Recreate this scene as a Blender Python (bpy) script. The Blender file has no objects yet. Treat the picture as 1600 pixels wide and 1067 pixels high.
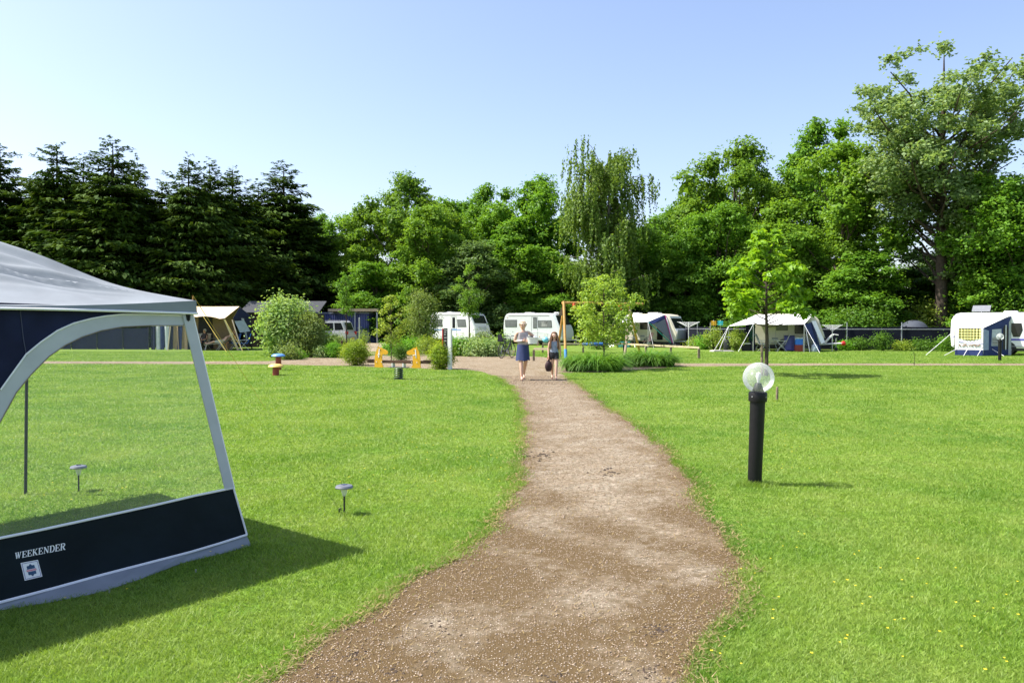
import bpy, bmesh, math, random
import numpy as np
from mathutils import Vector, Matrix
from mathutils.geometry import tessellate_polygon

random.seed(7)
rng = np.random.default_rng(7)
SC = bpy.context.scene
COL = SC.collection
R = math.radians
PI = math.pi

# ------------------------------------------------------------------ camera
F, CX, CY, HOR, CAMH = 1230.0, 800.0, 533.5, 508.0, 1.55
PITCH = math.atan((CY - HOR) / F)
cam_d = bpy.data.cameras.new('camera')
cam = bpy.data.objects.new('camera', cam_d)
COL.objects.link(cam)
cam.location = (0, 0, CAMH)
cam.rotation_euler = (PI / 2 - PITCH, 0, 0)
cam_d.sensor_width = 36
cam_d.lens = 36 * F / 1600
cam_d.clip_start = 0.05
cam_d.clip_end = 3000
SC.camera = cam

# ------------------------------------------------------------------ sky, sun, exposure
SUN_EL = R(55)
SUN_AZ = (-0.998, 0.05)            # ground direction from the scene towards the sun (left, a hair behind)
w = bpy.data.worlds.new('World')
SC.world = w
w.use_nodes = True
nt = w.node_tree
for n in list(nt.nodes):
    nt.nodes.remove(n)
sky = nt.nodes.new('ShaderNodeTexSky')
sky.sky_type = 'NISHITA'
sky.sun_disc = False
sky.sun_elevation = SUN_EL
sky.sun_rotation = math.atan2(SUN_AZ[0], SUN_AZ[1])
sky.altitude = 0
sky.air_density = 1.0
sky.dust_density = 1.9
sky.ozone_density = 3.0
bg = nt.nodes.new('ShaderNodeBackground')
bg.inputs['Strength'].default_value = 0.118
wo = nt.nodes.new('ShaderNodeOutputWorld')
tint = nt.nodes.new('ShaderNodeMix'); tint.data_type = 'RGBA'; tint.blend_type = 'MULTIPLY'; tint.inputs['Factor'].default_value = 1
tint.inputs['B'].default_value = (1.09, .98, .97, 1)
nt.links.new(sky.outputs[0], tint.inputs['A'])
nt.links.new(tint.outputs['Result'], bg.inputs[0])
nt.links.new(bg.outputs[0], wo.inputs[0])
sl = bpy.data.lights.new('sun', 'SUN')
sl.energy = 4.2
sl.angle = R(0.5)
sl.color = (1.0, 0.955, 0.88)
sun = bpy.data.objects.new('sun', sl)
COL.objects.link(sun)
sdir = Vector((SUN_AZ[0] * math.cos(SUN_EL), SUN_AZ[1] * math.cos(SUN_EL), math.sin(SUN_EL)))
sun.rotation_euler = sdir.to_track_quat('Z', 'Y').to_euler()
sun.location = (-30, 0, 40)
SC.view_settings.view_transform = 'Standard'
SC.view_settings.look = 'None'
SC.view_settings.exposure = 1.22
SC.view_settings.gamma = 1
SC.view_settings.use_curve_mapping = False
SC.render.engine = 'CYCLES'
SC.cycles.use_denoising = True
SC.cycles.max_bounces = 8
SC.cycles.transparent_max_bounces = 12
SC.cycles.sample_clamp_indirect = 6

# ------------------------------------------------------------------ photo pixel -> place
_cp, _sp = math.cos(PITCH), math.sin(PITCH)
def ray(px, py):
    x = (px - CX) / F; y = (CY - py) / F
    return Vector((x, _cp + y * _sp, -_sp + y * _cp))
def G(px, py, z=0.0):                      # point of the level ground seen at a pixel
    d = ray(px, py); t = (z - CAMH) / d.z
    return Vector((d.x * t, d.y * t, z))
def P(px, py, Y):                          # point at distance Y seen at a pixel
    d = ray(px, py); t = Y / d.y
    return Vector((d.x * t, Y, CAMH + d.z * t))
def GX(px, Y):                             # ground x,y of a pixel column at distance Y
    return Vector(((px - CX) / F * Y, Y, 0))

# ------------------------------------------------------------------ materials
MATS = {}
def _new(name):
    m = bpy.data.materials.new(name); m.use_nodes = True
    t = m.node_tree
    for n in list(t.nodes): t.nodes.remove(n)
    out = t.nodes.new('ShaderNodeOutputMaterial')
    return m, t, out
def rgba(c): return (c[0], c[1], c[2], 1.0)
def mat(name, col, rough=0.5, metal=0.0, var=0.12, scale=6.0, bump=0.0, bscale=60.0, spec=0.5, coat=0.0, col2=None):
    if name in MATS: return MATS[name]
    m, t, out = _new(name)
    p = t.nodes.new('ShaderNodeBsdfPrincipled')
    p.inputs['Roughness'].default_value = rough
    p.inputs['Metallic'].default_value = metal
    p.inputs['Specular IOR Level'].default_value = spec
    p.inputs['Coat Weight'].default_value = coat
    tc = t.nodes.new('ShaderNodeTexCoord')
    nz = t.nodes.new('ShaderNodeTexNoise'); nz.inputs['Scale'].default_value = scale; nz.inputs['Detail'].default_value = 6
    t.links.new(tc.outputs['Object'], nz.inputs['Vector'])
    mx = t.nodes.new('ShaderNodeMix'); mx.data_type = 'RGBA'
    a = tuple(max(0, c * (1 - var)) for c in col); b = col2 or tuple(min(1, c * (1 + var)) for c in col)
    mx.inputs['A'].default_value = rgba(a); mx.inputs['B'].default_value = rgba(b)
    rm = t.nodes.new('ShaderNodeMapRange'); rm.inputs['From Min'].default_value = .3; rm.inputs['From Max'].default_value = .7
    t.links.new(nz.outputs['Fac'], rm.inputs['Value'])
    t.links.new(rm.outputs['Result'], mx.inputs['Factor'])
    t.links.new(mx.outputs['Result'], p.inputs['Base Color'])
    if bump:
        n2 = t.nodes.new('ShaderNodeTexNoise'); n2.inputs['Scale'].default_value = bscale; n2.inputs['Detail'].default_value = 4
        t.links.new(tc.outputs['Object'], n2.inputs['Vector'])
        bp = t.nodes.new('ShaderNodeBump'); bp.inputs['Strength'].default_value = bump; bp.inputs['Distance'].default_value = .02
        t.links.new(n2.outputs['Fac'], bp.inputs['Height']); t.links.new(bp.outputs['Normal'], p.inputs['Normal'])
    t.links.new(p.outputs[0], out.inputs[0])
    MATS[name] = m
    return m
def leafmat(name, ca, cb, trans=0.4, rough=0.5, spec=0.35, tint=(1.25, 1.15, 0.6), cscale=0.6, cc=None, cmix=.6, cd=None):
    if name in MATS: return MATS[name]
    m, t, out = _new(name)
    g = t.nodes.new('ShaderNodeNewGeometry')
    mx = t.nodes.new('ShaderNodeMix'); mx.data_type = 'RGBA'
    mx.inputs['A'].default_value = rgba(ca); mx.inputs['B'].default_value = rgba(cb)
    t.links.new(g.outputs['Random Per Island'], mx.inputs['Factor'])
    tc = t.nodes.new('ShaderNodeTexCoord')
    nz = t.nodes.new('ShaderNodeTexNoise'); nz.inputs['Scale'].default_value = cscale; nz.inputs['Detail'].default_value = 3
    t.links.new(tc.outputs['Object'], nz.inputs['Vector'])
    rm = t.nodes.new('ShaderNodeMapRange'); rm.inputs['From Min'].default_value = .35; rm.inputs['From Max'].default_value = .65
    rm.inputs['To Max'].default_value = cmix
    t.links.new(nz.outputs['Fac'], rm.inputs['Value'])
    m2 = t.nodes.new('ShaderNodeMix'); m2.data_type = 'RGBA'
    t.links.new(rm.outputs['Result'], m2.inputs['Factor'])
    t.links.new(mx.outputs['Result'], m2.inputs['A'])
    m2.inputs['B'].default_value = rgba(cc or tuple((x + y) * .5 * k for x, y, k in zip(ca, cb, (1.35, 1.2, .9))))
    if cd:                                   # patches of a second, darker plant
        n3 = t.nodes.new('ShaderNodeTexNoise'); n3.inputs['Scale'].default_value = cscale * .45; n3.inputs['Detail'].default_value = 6; n3.inputs['Roughness'].default_value = .65
        mp = t.nodes.new('ShaderNodeMapping'); mp.inputs['Location'].default_value = (7.3, 2.1, 0)
        t.links.new(tc.outputs['Object'], mp.inputs[0]); t.links.new(mp.outputs[0], n3.inputs['Vector'])
        r3 = t.nodes.new('ShaderNodeMapRange'); r3.inputs['From Min'].default_value = .46; r3.inputs['From Max'].default_value = .64; r3.inputs['To Max'].default_value = .6
        t.links.new(n3.outputs['Fac'], r3.inputs['Value'])
        m3 = t.nodes.new('ShaderNodeMix'); m3.data_type = 'RGBA'; t.links.new(r3.outputs['Result'], m3.inputs['Factor'])
        t.links.new(m2.outputs['Result'], m3.inputs['A']); m3.inputs['B'].default_value = rgba(cd); m2 = m3
    p = t.nodes.new('ShaderNodeBsdfPrincipled')
    p.inputs['Roughness'].default_value = rough; p.inputs['Specular IOR Level'].default_value = spec
    t.links.new(m2.outputs['Result'], p.inputs['Base Color'])
    tr = t.nodes.new('ShaderNodeBsdfTranslucent')
    ml = t.nodes.new('ShaderNodeMix'); ml.data_type = 'RGBA'; ml.blend_type = 'MULTIPLY'; ml.inputs['Factor'].default_value = 1
    t.links.new(m2.outputs['Result'], ml.inputs['A']); ml.inputs['B'].default_value = rgba(tint)
    t.links.new(ml.outputs['Result'], tr.inputs['Color'])
    ms = t.nodes.new('ShaderNodeMixShader'); ms.inputs[0].default_value = trans
    t.links.new(p.outputs[0], ms.inputs[1]); t.links.new(tr.outputs[0], ms.inputs[2])
    t.links.new(ms.outputs[0], out.inputs[0])
    MATS[name] = m
    return m
def film(name, col, amount=0.12, rough=0.15, spec_fac=1.0, ribs=0):
    """clear sheet: lets light straight through, with a thin milky and glossy share"""
    m, t, out = _new(name)
    tr = t.nodes.new('ShaderNodeBsdfTransparent'); tr.inputs[0].default_value = (.97, .98, .98, 1)
    p = t.nodes.new('ShaderNodeBsdfPrincipled')
    p.inputs['Base Color'].default_value = rgba(col); p.inputs['Roughness'].default_value = rough
    tc = t.nodes.new('ShaderNodeTexCoord')
    nz = t.nodes.new('ShaderNodeTexNoise'); nz.inputs['Scale'].default_value = 3.0; nz.inputs['Detail'].default_value = 3
    t.links.new(tc.outputs['Object'], nz.inputs['Vector'])
    fr = t.nodes.new('ShaderNodeFresnel'); fr.inputs[0].default_value = 1.35
    ad = t.nodes.new('ShaderNodeMath'); ad.operation = 'MULTIPLY_ADD'
    ad.inputs[1].default_value = spec_fac; ad.inputs[2].default_value = amount
    t.links.new(fr.outputs[0], ad.inputs[0])
    bp = t.nodes.new('ShaderNodeBump'); bp.inputs['Strength'].default_value = .25; bp.inputs['Distance'].default_value = .02
    if ribs:
        wv = t.nodes.new('ShaderNodeTexWave'); wv.inputs['Scale'].default_value = ribs; wv.bands_direction = 'Z'
        t.links.new(tc.outputs['Object'], wv.inputs['Vector']); t.links.new(wv.outputs['Fac'], bp.inputs['Height'])
    else:
        t.links.new(nz.outputs['Fac'], bp.inputs['Height'])
    t.links.new(bp.outputs['Normal'], p.inputs['Normal'])
    ms = t.nodes.new('ShaderNodeMixShader')
    t.links.new(ad.outputs[0], ms.inputs[0]); t.links.new(tr.outputs[0], ms.inputs[1]); t.links.new(p.outputs[0], ms.inputs[2])
    t.links.new(ms.outputs[0], out.inputs[0])
    MATS[name] = m
    return m

# ------------------------------------------------------------------ objects
def tag(o, label=None, cat=None, group=None, kind=None):
    if label: o['label'] = label
    if cat: o['category'] = cat
    if group: o['group'] = group
    if kind: o['kind'] = kind
    return o
def thing(name, label, cat, loc=(0, 0, 0), rz=0.0, group=None):
    o = bpy.data.objects.new(name, None); COL.objects.link(o)
    o.empty_display_size = .2
    o.location = loc; o.rotation_euler = (0, 0, rz)
    return tag(o, label, cat, group)
def link(name, me, parent=None, m=None):
    if m is not None: me.materials.append(m)
    o = bpy.data.objects.new(name, me); COL.objects.link(o)
    if parent is not None: o.parent = parent
    return o
def copy_tree(o, parent=None):
    c = o.copy(); COL.objects.link(c); c.parent = parent
    for ch in o.children: copy_tree(ch, c)
    return c
def np_mesh(name, V, Fq):
    """mesh from arrays; faces all have the same corner count"""
    V = np.asarray(V, dtype=np.float32); Fq = np.asarray(Fq, dtype=np.int32)
    me = bpy.data.meshes.new(name); n, k = Fq.shape
    me.vertices.add(len(V)); me.vertices.foreach_set('co', V.ravel())
    me.loops.add(n * k); me.loops.foreach_set('vertex_index', Fq.ravel())
    me.polygons.add(n); me.polygons.foreach_set('loop_start', np.arange(0, n * k, k, dtype=np.int32))
    me.update(calc_edges=True)
    return me
class MB:
    def __init__(s): s.v = []; s.f = []; s.mi = []
    def add(s, vs, fs, mi=0):
        b = len(s.v); s.v += [tuple(v) for v in vs]
        for f in fs: s.f.append(tuple(i + b for i in f)); s.mi.append(mi)
        return s
    def box(s, x0, x1, y0, y1, z0, z1, M=None, mi=0):
        vs = [Vector((x, y, z)) for z in (z0, z1) for y in (y0, y1) for x in (x0, x1)]
        if M is not None: vs = [M @ v for v in vs]
        return s.add(vs, [(0, 2, 3, 1), (4, 5, 7, 6), (0, 1, 5, 4), (2, 6, 7, 3), (0, 4, 6, 2), (1, 3, 7, 5)], mi)
    def tube(s, pts, r, n=8, cap=True, mi=0, closed=False):
        pts = [Vector(p) for p in pts]; k = len(pts)
        rs = r if isinstance(r, (list, tuple)) else [r] * k
        up = None; rings = []
        for i, p in enumerate(pts):
            if closed: t = pts[(i + 1) % k] - pts[i - 1]
            else: t = pts[min(i + 1, k - 1)] - pts[max(i - 1, 0)]
            if t.length < 1e-9: t = Vector((0, 0, 1))
            t.normalize()
            if up is None:
                up = Vector((0, 0, 1)) if abs(t.z) < .9 else Vector((1, 0, 0))
            a = (up - t * up.dot(t))
            if a.length < 1e-6: a = t.orthogonal()
            a.normalize(); up = a; b = t.cross(a)
            rings.append([p + (a * math.cos(q) + b * math.sin(q)) * rs[i] for q in [2 * PI * j / n for j in range(n)]])
        vs = [v for rg in rings for v in rg]; fs = []
        for i in range(k if closed else k - 1):
            i2 = (i + 1) % k
            for j in range(n):
                j2 = (j + 1) % n
                fs.append((i * n + j, i * n + j2, i2 * n + j2, i2 * n + j))
        if cap and not closed:
            fs.append(tuple(range(n - 1, -1, -1))); fs.append(tuple((k - 1) * n + j for j in range(n)))
        return s.add(vs, fs, mi)
    def lathe(s, prof, n=20, o=(0, 0, 0), mi=0):
        o = Vector(o); vs = []; fs = []
        for (r, z) in prof:
            for j in range(n):
                q = 2 * PI * j / n; vs.append(o + Vector((r * math.cos(q), r * math.sin(q), z)))
        for i in range(len(prof) - 1):
            for j in range(n):
                j2 = (j + 1) % n
                fs.append((i * n + j, i * n + j2, (i + 1) * n + j2, (i + 1) * n + j))
        if prof[0][0] > 1e-4: fs.append(tuple(range(n - 1, -1, -1)))
        if prof[-1][0] > 1e-4: fs.append(tuple((len(prof) - 1) * n + j for j in range(n)))
        return s.add(vs, fs, mi)
    def slab(s, pts, off, mi=0):
        """flat outline given thickness: pts 3-D, off the thickness vector"""
        pts = [Vector(p) for p in pts]; off = Vector(off); k = len(pts)
        s.add(pts + [p + off for p in pts],
              [tuple(range(k - 1, -1, -1)), tuple(range(k, 2 * k))] + [(i, (i + 1) % k, k + (i + 1) % k, k + i) for i in range(k)], mi)
        return s
    def grid(s, fn, nu, nv, mi=0):
        vs = [fn(i / nu, j / nv) for j in range(nv + 1) for i in range(nu + 1)]
        fs = [(j * (nu + 1) + i, j * (nu + 1) + i + 1, (j + 1) * (nu + 1) + i + 1, (j + 1) * (nu + 1) + i) for j in range(nv) for i in range(nu)]
        return s.add(vs, fs, mi)
    def build(s, name, m, parent=None, smooth=False, bevel=0.0, solid=0.0):
        me = bpy.data.meshes.new(name); me.from_pydata([tuple(v) for v in s.v], [], s.f)
        ms = m if isinstance(m, (list, tuple)) else [m]
        for x in ms: me.materials.append(x)
        if len(ms) > 1: me.polygons.foreach_set('material_index', s.mi)
        bm = bmesh.new(); bm.from_mesh(me)
        if solid:
            bmesh.ops.solidify(bm, geom=bm.faces[:], thickness=solid)
        bmesh.ops.recalc_face_normals(bm, faces=bm.faces[:])
        if bevel:
            es = [e for e in bm.edges if e.is_manifold and e.calc_face_angle(0) > R(25)]
            bmesh.ops.bevel(bm, geom=es, offset=bevel, segments=2, affect='EDGES', clamp_overlap=True)
        if smooth:
            for f in bm.faces: f.smooth = True
            for e in bm.edges:
                if e.is_manifold and e.calc_face_angle(0) > R(42): e.smooth = False
        bm.to_mesh(me); bm.free()
        return link(name, me, parent)
def tubeobj(name, pts, r, m, parent=None, n=6):
    return MB().tube(pts, r, n).build(name, m, parent, smooth=True)
def boxobj(name, x0, x1, y0, y1, z0, z1, m, parent=None, bevel=0.0):
    return MB().box(x0, x1, y0, y1, z0, z1).build(name, m, parent, bevel=bevel)

# palette
white_gel = mat('caravan_gelcoat_white', (.80, .81, .80), .28, var=.03, scale=1.2, coat=.2)
cream_gel = mat('caravan_gelcoat_cream', (.66, .62, .48), .35, var=.04, scale=1.5)
grey_gel = mat('caravan_gelcoat_grey', (.52, .54, .56), .32, var=.05, scale=1.5)
win_dark = mat('tinted_acrylic', (.02, .022, .025), .12, var=.3, scale=2, spec=.6)
win_grey = mat('grey_blind_window', (.16, .17, .17), .2, var=.15, scale=3)
rubber = mat('rubber_black', (.018, .018, .018), .7, var=.2)
alu = mat('aluminium_tube', (.62, .63, .64), .35, metal=.8, var=.05)
white_pl = mat('white_plastic', (.78, .78, .76), .4, var=.05)
navy = mat('navy_canvas', (.012, .016, .045), .85, var=.25, scale=5, bump=.15, bscale=300, spec=.2)
blue_cv = mat('blue_canvas', (.03, .045, .14), .8, var=.2, scale=4, spec=.2)  # a blue cloth in its own right, on the awnings and annexe
dkgreen_cl = mat('dark_green_canvas', (.012, .055, .04), .8, var=.25, spec=.2)
beige_cv = mat('beige_canvas', (.66, .52, .36), .85, var=.08, scale=4, spec=.15)
canvas_w = mat('white_awning_cloth', (.80, .80, .78), .6, var=.04, scale=3, spec=.3)
canvas_g = mat('grey_awning_cloth', (.44, .46, .48), .6, var=.06, scale=6, bump=.08, bscale=500, spec=.3)
shade_g = mat('shaded_grey_cloth', (.225, .25, .27), .8, var=.10, scale=5, bump=.08, bscale=500, spec=.15)  # awning grey darkened in the colour, standing in for grazing sun and shade
piping = mat('white_piping', (.80, .80, .82), .5, var=.03)
wood_y = mat('pine_wood', (.50, .27, .07), .6, var=.2, scale=9)
wood_d = mat('weathered_wood', (.20, .155, .10), .8, var=.3, scale=14, bump=.3)
wood_b = mat('brown_beam', (.095, .042, .02), .6, var=.3, scale=10)
steel_d = mat('dark_steel', (.03, .032, .035), .45, metal=.3, var=.2)
galv = mat('galvanised_steel', (.42, .44, .45), .45, metal=.7, var=.12)
red_pl = mat('red_plastic', (.55, .02, .015), .35, var=.08)
blue_pl = mat('blue_plastic', (.02, .16, .60), .4, var=.1)
black_pl = mat('black_plastic', (.007, .007, .008), .5, var=.25, scale=20, bump=.05, spec=.3)
bark = mat('bark', (.075, .06, .045), .9, var=.4, scale=5, bump=.6, bscale=14, spec=.1)
bark_p = mat('bark_pale', (.20, .18, .14), .9, var=.4, scale=4, bump=.5, bscale=10, spec=.1)
bark_w = mat('birch_bark', (.50, .48, .43), .8, var=.3, scale=3, bump=.3, bscale=10, spec=.1)
skin_m = mat('skin', (.62, .38, .27), .55, var=.06, scale=10)
skin_t = mat('skin_tanned', (.45, .22, .13), .55, var=.08, scale=10)

# ================================================================== THE GROUND
def ground_mat(name, c1, c2, c3, s1, s2, s3, bump=.6, bs=90, bd=.03, rough=.95, speck=None, wear=None):
    m, t, out = _new(name)
    tc = t.nodes.new('ShaderNodeTexCoord')
    def nz(s, d=6):
        n = t.nodes.new('ShaderNodeTexNoise'); n.inputs['Scale'].default_value = s; n.inputs['Detail'].default_value = d
        t.links.new(tc.outputs['Object'], n.inputs['Vector']); 
        r = t.nodes.new('ShaderNodeMapRange'); r.inputs['From Min'].default_value = .36; r.inputs['From Max'].default_value = .64
        t.links.new(n.outputs['Fac'], r.inputs['Value']); return r.outputs['Result']
    def mix(f, a, b):
        x = t.nodes.new('ShaderNodeMix'); x.data_type = 'RGBA'
        t.links.new(f, x.inputs['Factor'])
        for k, v in (('A', a), ('B', b)):
            if isinstance(v, tuple): x.inputs[k].default_value = rgba(v)
            else: t.links.new(v, x.inputs[k])
        return x.outputs['Result']
    c = mix(nz(s1), c1, c2)
    c = mix(nz(s2), c, c3)
    dk = t.nodes.new('ShaderNodeMix'); dk.data_type = 'RGBA'; dk.blend_type = 'MULTIPLY'
    dk.inputs['B'].default_value = (.55, .55, .5, 1); t.links.new(nz(s3, 3), dk.inputs['Factor']); t.links.new(c, dk.inputs['A'])
    c = dk.outputs['Result']
    if wear:
        at = t.nodes.new('ShaderNodeAttribute'); at.attribute_name = 'wear'
        wn = t.nodes.new('ShaderNodeMath'); wn.operation = 'MULTIPLY_ADD'; wn.use_clamp = True
        n9 = nz(9, 5); wn.inputs[1].default_value = .55
        t.links.new(n9, wn.inputs[0])
        sb = t.nodes.new('ShaderNodeMath'); sb.operation = 'MULTIPLY_ADD'; sb.inputs[1].default_value = 1.5; sb.inputs[2].default_value = -.45
        t.links.new(at.outputs['Fac'], sb.inputs[0]); t.links.new(sb.outputs[0], wn.inputs[2])
        c = mix(wn.outputs[0], c, wear)
    if speck:
        vo = t.nodes.new('ShaderNodeTexVoronoi'); vo.inputs['Scale'].default_value = speck[1]
        t.links.new(tc.outputs['Object'], vo.inputs['Vector'])
        gt = t.nodes.new('ShaderNodeMath'); gt.operation = 'LESS_THAN'; gt.inputs[1].default_value = .22
        t.links.new(vo.outputs['Distance'], gt.inputs[0])
        sp = t.nodes.new('ShaderNodeSeparateColor'); t.links.new(vo.outputs['Color'], sp.inputs[0])
        g2 = t.nodes.new('ShaderNodeMath'); g2.operation = 'GREATER_THAN'; g2.inputs[1].default_value = .6
        t.links.new(sp.outputs[0], g2.inputs[0])
        ml = t.nodes.new('ShaderNodeMath'); ml.operation = 'MULTIPLY'
        t.links.new(gt.outputs[0], ml.inputs[0]); t.links.new(g2.outputs[0], ml.inputs[1])
        c = mix(ml.outputs[0], c, speck[0])
    p = t.nodes.new('ShaderNodeBsdfPrincipled'); p.inputs['Roughness'].default_value = rough
    p.inputs['Specular IOR Level'].default_value = .15
    t.links.new(c, p.inputs['Base Color'])
    nb = t.nodes.new('ShaderNodeTexNoise'); nb.inputs['Scale'].default_value = bs; nb.inputs['Detail'].default_value = 5
    t.links.new(tc.outputs['Object'], nb.inputs['Vector'])
    bp = t.nodes.new('ShaderNodeBump'); bp.inputs['Strength'].default_value = bump; bp.inputs['Distance'].default_value = bd
    t.links.new(nb.outputs['Fac'], bp.inputs['Height']); t.links.new(bp.outputs['Normal'], p.inputs['Normal'])
    t.links.new(p.outputs[0], out.inputs[0])
    return m
lawn_m = ground_mat('lawn_turf', (.105, .215, .02), (.15, .255, .03), (.195, .27, .048), .35, 2.2, 14, bump=.5, bs=60)
path_m = ground_mat('fine_gravel', (.335, .265, .18), (.25, .185, .11), (.39, .33, .245), .55, 2.6, 26, bump=.9, bs=140, bd=.02, speck=((.66, .57, .48), 75), wear=(.135, .092, .043))
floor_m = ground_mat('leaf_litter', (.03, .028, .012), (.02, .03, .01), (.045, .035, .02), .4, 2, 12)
soil_m = ground_mat('bed_soil', (.16, .11, .08), (.10, .07, .05), (.22, .17, .13), 1.2, 5, 30)

def sheet(name, poly, z, m, kind='structure'):
    pts = [Vector((p[0], p[1], z)) for p in poly]
    tris = tessellate_polygon([pts])
    me = bpy.data.meshes.new(name); me.from_pydata([tuple(p) for p in pts], [], [tuple(t) for t in tris])
    bm = bmesh.new(); bm.from_mesh(me)
    for f in bm.faces:
        if f.normal.z < 0: f.normal_flip()
    bm.to_mesh(me); bm.free()
    o = link(name, me, None, m); tag(o, kind=kind); return o
def densify(poly, step=.12, jit=.011, seed=1, ymax=45):
    rr = random.Random(seed); out = []
    n = len(poly)
    for i in range(n):
        a, b = Vector(poly[i][:2]), Vector(poly[(i + 1) % n][:2])
        d = (b - a).length; st = max(step, .012 * max(a.y, b.y)) if max(a.y, b.y) < ymax else d
        k = max(1, min(400, int(d / st)))
        for j in range(k):
            q = a.lerp(b, j / k)
            s = jit if q.y < 20 else jit * 3
            out.append((q.x + rr.gauss(0, s) + .025 * math.sin(q.y * 3.1 + seed) + .02 * math.sin(q.y * 7.7), q.y + rr.gauss(0, s)))
    return out
sheet('lawn', [(-700, -60), (700, -60), (700, 1300), (-700, 1300)], 0, lawn_m)
L_ = [(130, 1190), (270, 1125), (395, 1067), (490, 1005), (580, 950), (666, 895), (741, 845), (792, 790), (809, 740), (815, 690), (814, 640), (800, 607), (778, 590), (748, 580), (715, 577),
      (690, 577), (540, 572), (400, 569.5), (0, 568.3), (-700, 568.3)]
U_ = [(-700, 564.6), (0, 564.6), (300, 564.8), (420, 564.3), (470, 559.5), (560, 556.5), (700, 556.5), (800, 556), (850, 558), (875, 562), (1070, 567.8), (1900, 568.3)]
R_ = [(1900, 571.4), (1300, 571.2), (1065, 573), (985, 579), (875, 583), (890, 592), (915, 608), (950, 635), (990, 660), (1040, 700), (1078, 740), (1100, 790), (1143, 850), (1170, 890),
      (1176, 925), (1148, 970), (1090, 1020), (1072, 1067), (1072, 1125), (1085, 1190)]
path_poly = densify([G(*p) for p in L_ + U_ + R_], seed=3)
def path_mesh():
    """the whole outline as one sheet, and over its near length a finer strip that knows how far the worn edge is"""
    pts = [Vector((p[0], p[1], .005)) for p in path_poly]; tris = [tuple(t) for t in tessellate_polygon([pts])]
    V = [tuple(p) for p in pts]; wear = [.30] * len(V); Fc = tris
    rows = np.concatenate([np.arange(3.0, 9, .07), np.arange(9, 20.5, .16)]); nc = 30; px_ = path_poly; prev = None; rr_ = random.Random(8)
    for y in rows:
        xs = []
        for i in range(len(px_)):
            (x0, y0), (x1, y1) = px_[i], px_[(i + 1) % len(px_)]
            if (y0 > y) != (y1 > y): xs.append(x0 + (x1 - x0) * (y - y0) / (y1 - y0))
        xl, xr = min(xs), max(xs); cur = len(V); wid = xr - xl
        for j in range(nc + 1):
            u = j / nc; x = xl + wid * u; d = min(u, 1 - u) * wid
            n1 = .5 + .5 * math.sin(x * 5.1 + 1.3 * math.sin(y * 2.3)) * math.sin(y * 3.7 + x * 2.1)
            w_ = math.exp(-d / (.12 + .30 * n1)) * 1.0 + .85 * max(0, min(1, (7.6 - y + 1.6 * (n1 - .5)) / 3.0)) * (.35 + .65 * n1)
            V.append((x, y, .009)); wear.append(max(.0, min(1, w_ + rr_.gauss(0, .08))))
        if prev is not None:
            for j in range(nc): Fc.append((prev + j, prev + j + 1, cur + j + 1, cur + j))
        prev = cur
    me = bpy.data.meshes.new('path'); me.from_pydata(V, [], Fc)
    at = me.attributes.new('wear', 'FLOAT', 'POINT'); at.data.foreach_set('value', wear)
    bm = bmesh.new(); bm.from_mesh(me)
    for f in bm.faces:
        if f.normal.z < 0: f.normal_flip()
    bm.to_mesh(me); bm.free()
    return tag(link('path', me, None, path_m), kind='structure')
path_mesh()
sheet('side_path', [G(566, 557.5)[:2], G(606, 557.5)[:2], G(603, 536)[:2], G(560, 536)[:2]], .004, path_m)
sheet('flower_bed', densify([G(*p) for p in [(430, 562), (470, 560), (560, 558), (562, 552), (545, 545), (430, 547)]], seed=5, step=.3), .008, soil_m)
sheet('flower_bed', densify([G(*p) for p in [(612, 556.5), (700, 556), (800, 555.5), (805, 548), (700, 545), (612, 548)]], seed=6, step=.3), .008, soil_m)
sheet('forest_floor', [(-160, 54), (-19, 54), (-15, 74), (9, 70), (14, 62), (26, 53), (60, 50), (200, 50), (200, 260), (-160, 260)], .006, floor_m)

def inpoly(X, Y, poly):
    n = len(poly); ins = np.zeros(len(X), bool); j = n - 1
    px = np.array([p[0] for p in poly]); py = np.array([p[1] for p in poly])
    for i in range(n):
        if py[i] != py[j]:
            c = ((py[i] > Y) != (py[j] > Y)) & (X < (px[j] - px[i]) * (Y - py[i]) / (py[j] - py[i]) + px[i])
            ins ^= c
        j = i
    return ins
near_path = [p for p in path_poly]
SEEDN = rng.uniform(-50, 50, (6, 2))
def lumps(X, Y, s):          # cheap smooth pattern for patchiness
    v = np.zeros_like(X)
    for k, (a, b) in enumerate(SEEDN):
        th = k * 1.1 + .3
        v += np.sin((X * math.cos(th) + Y * math.sin(th)) * s * (1 + .37 * k) + a)
    return v / 3.0
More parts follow.
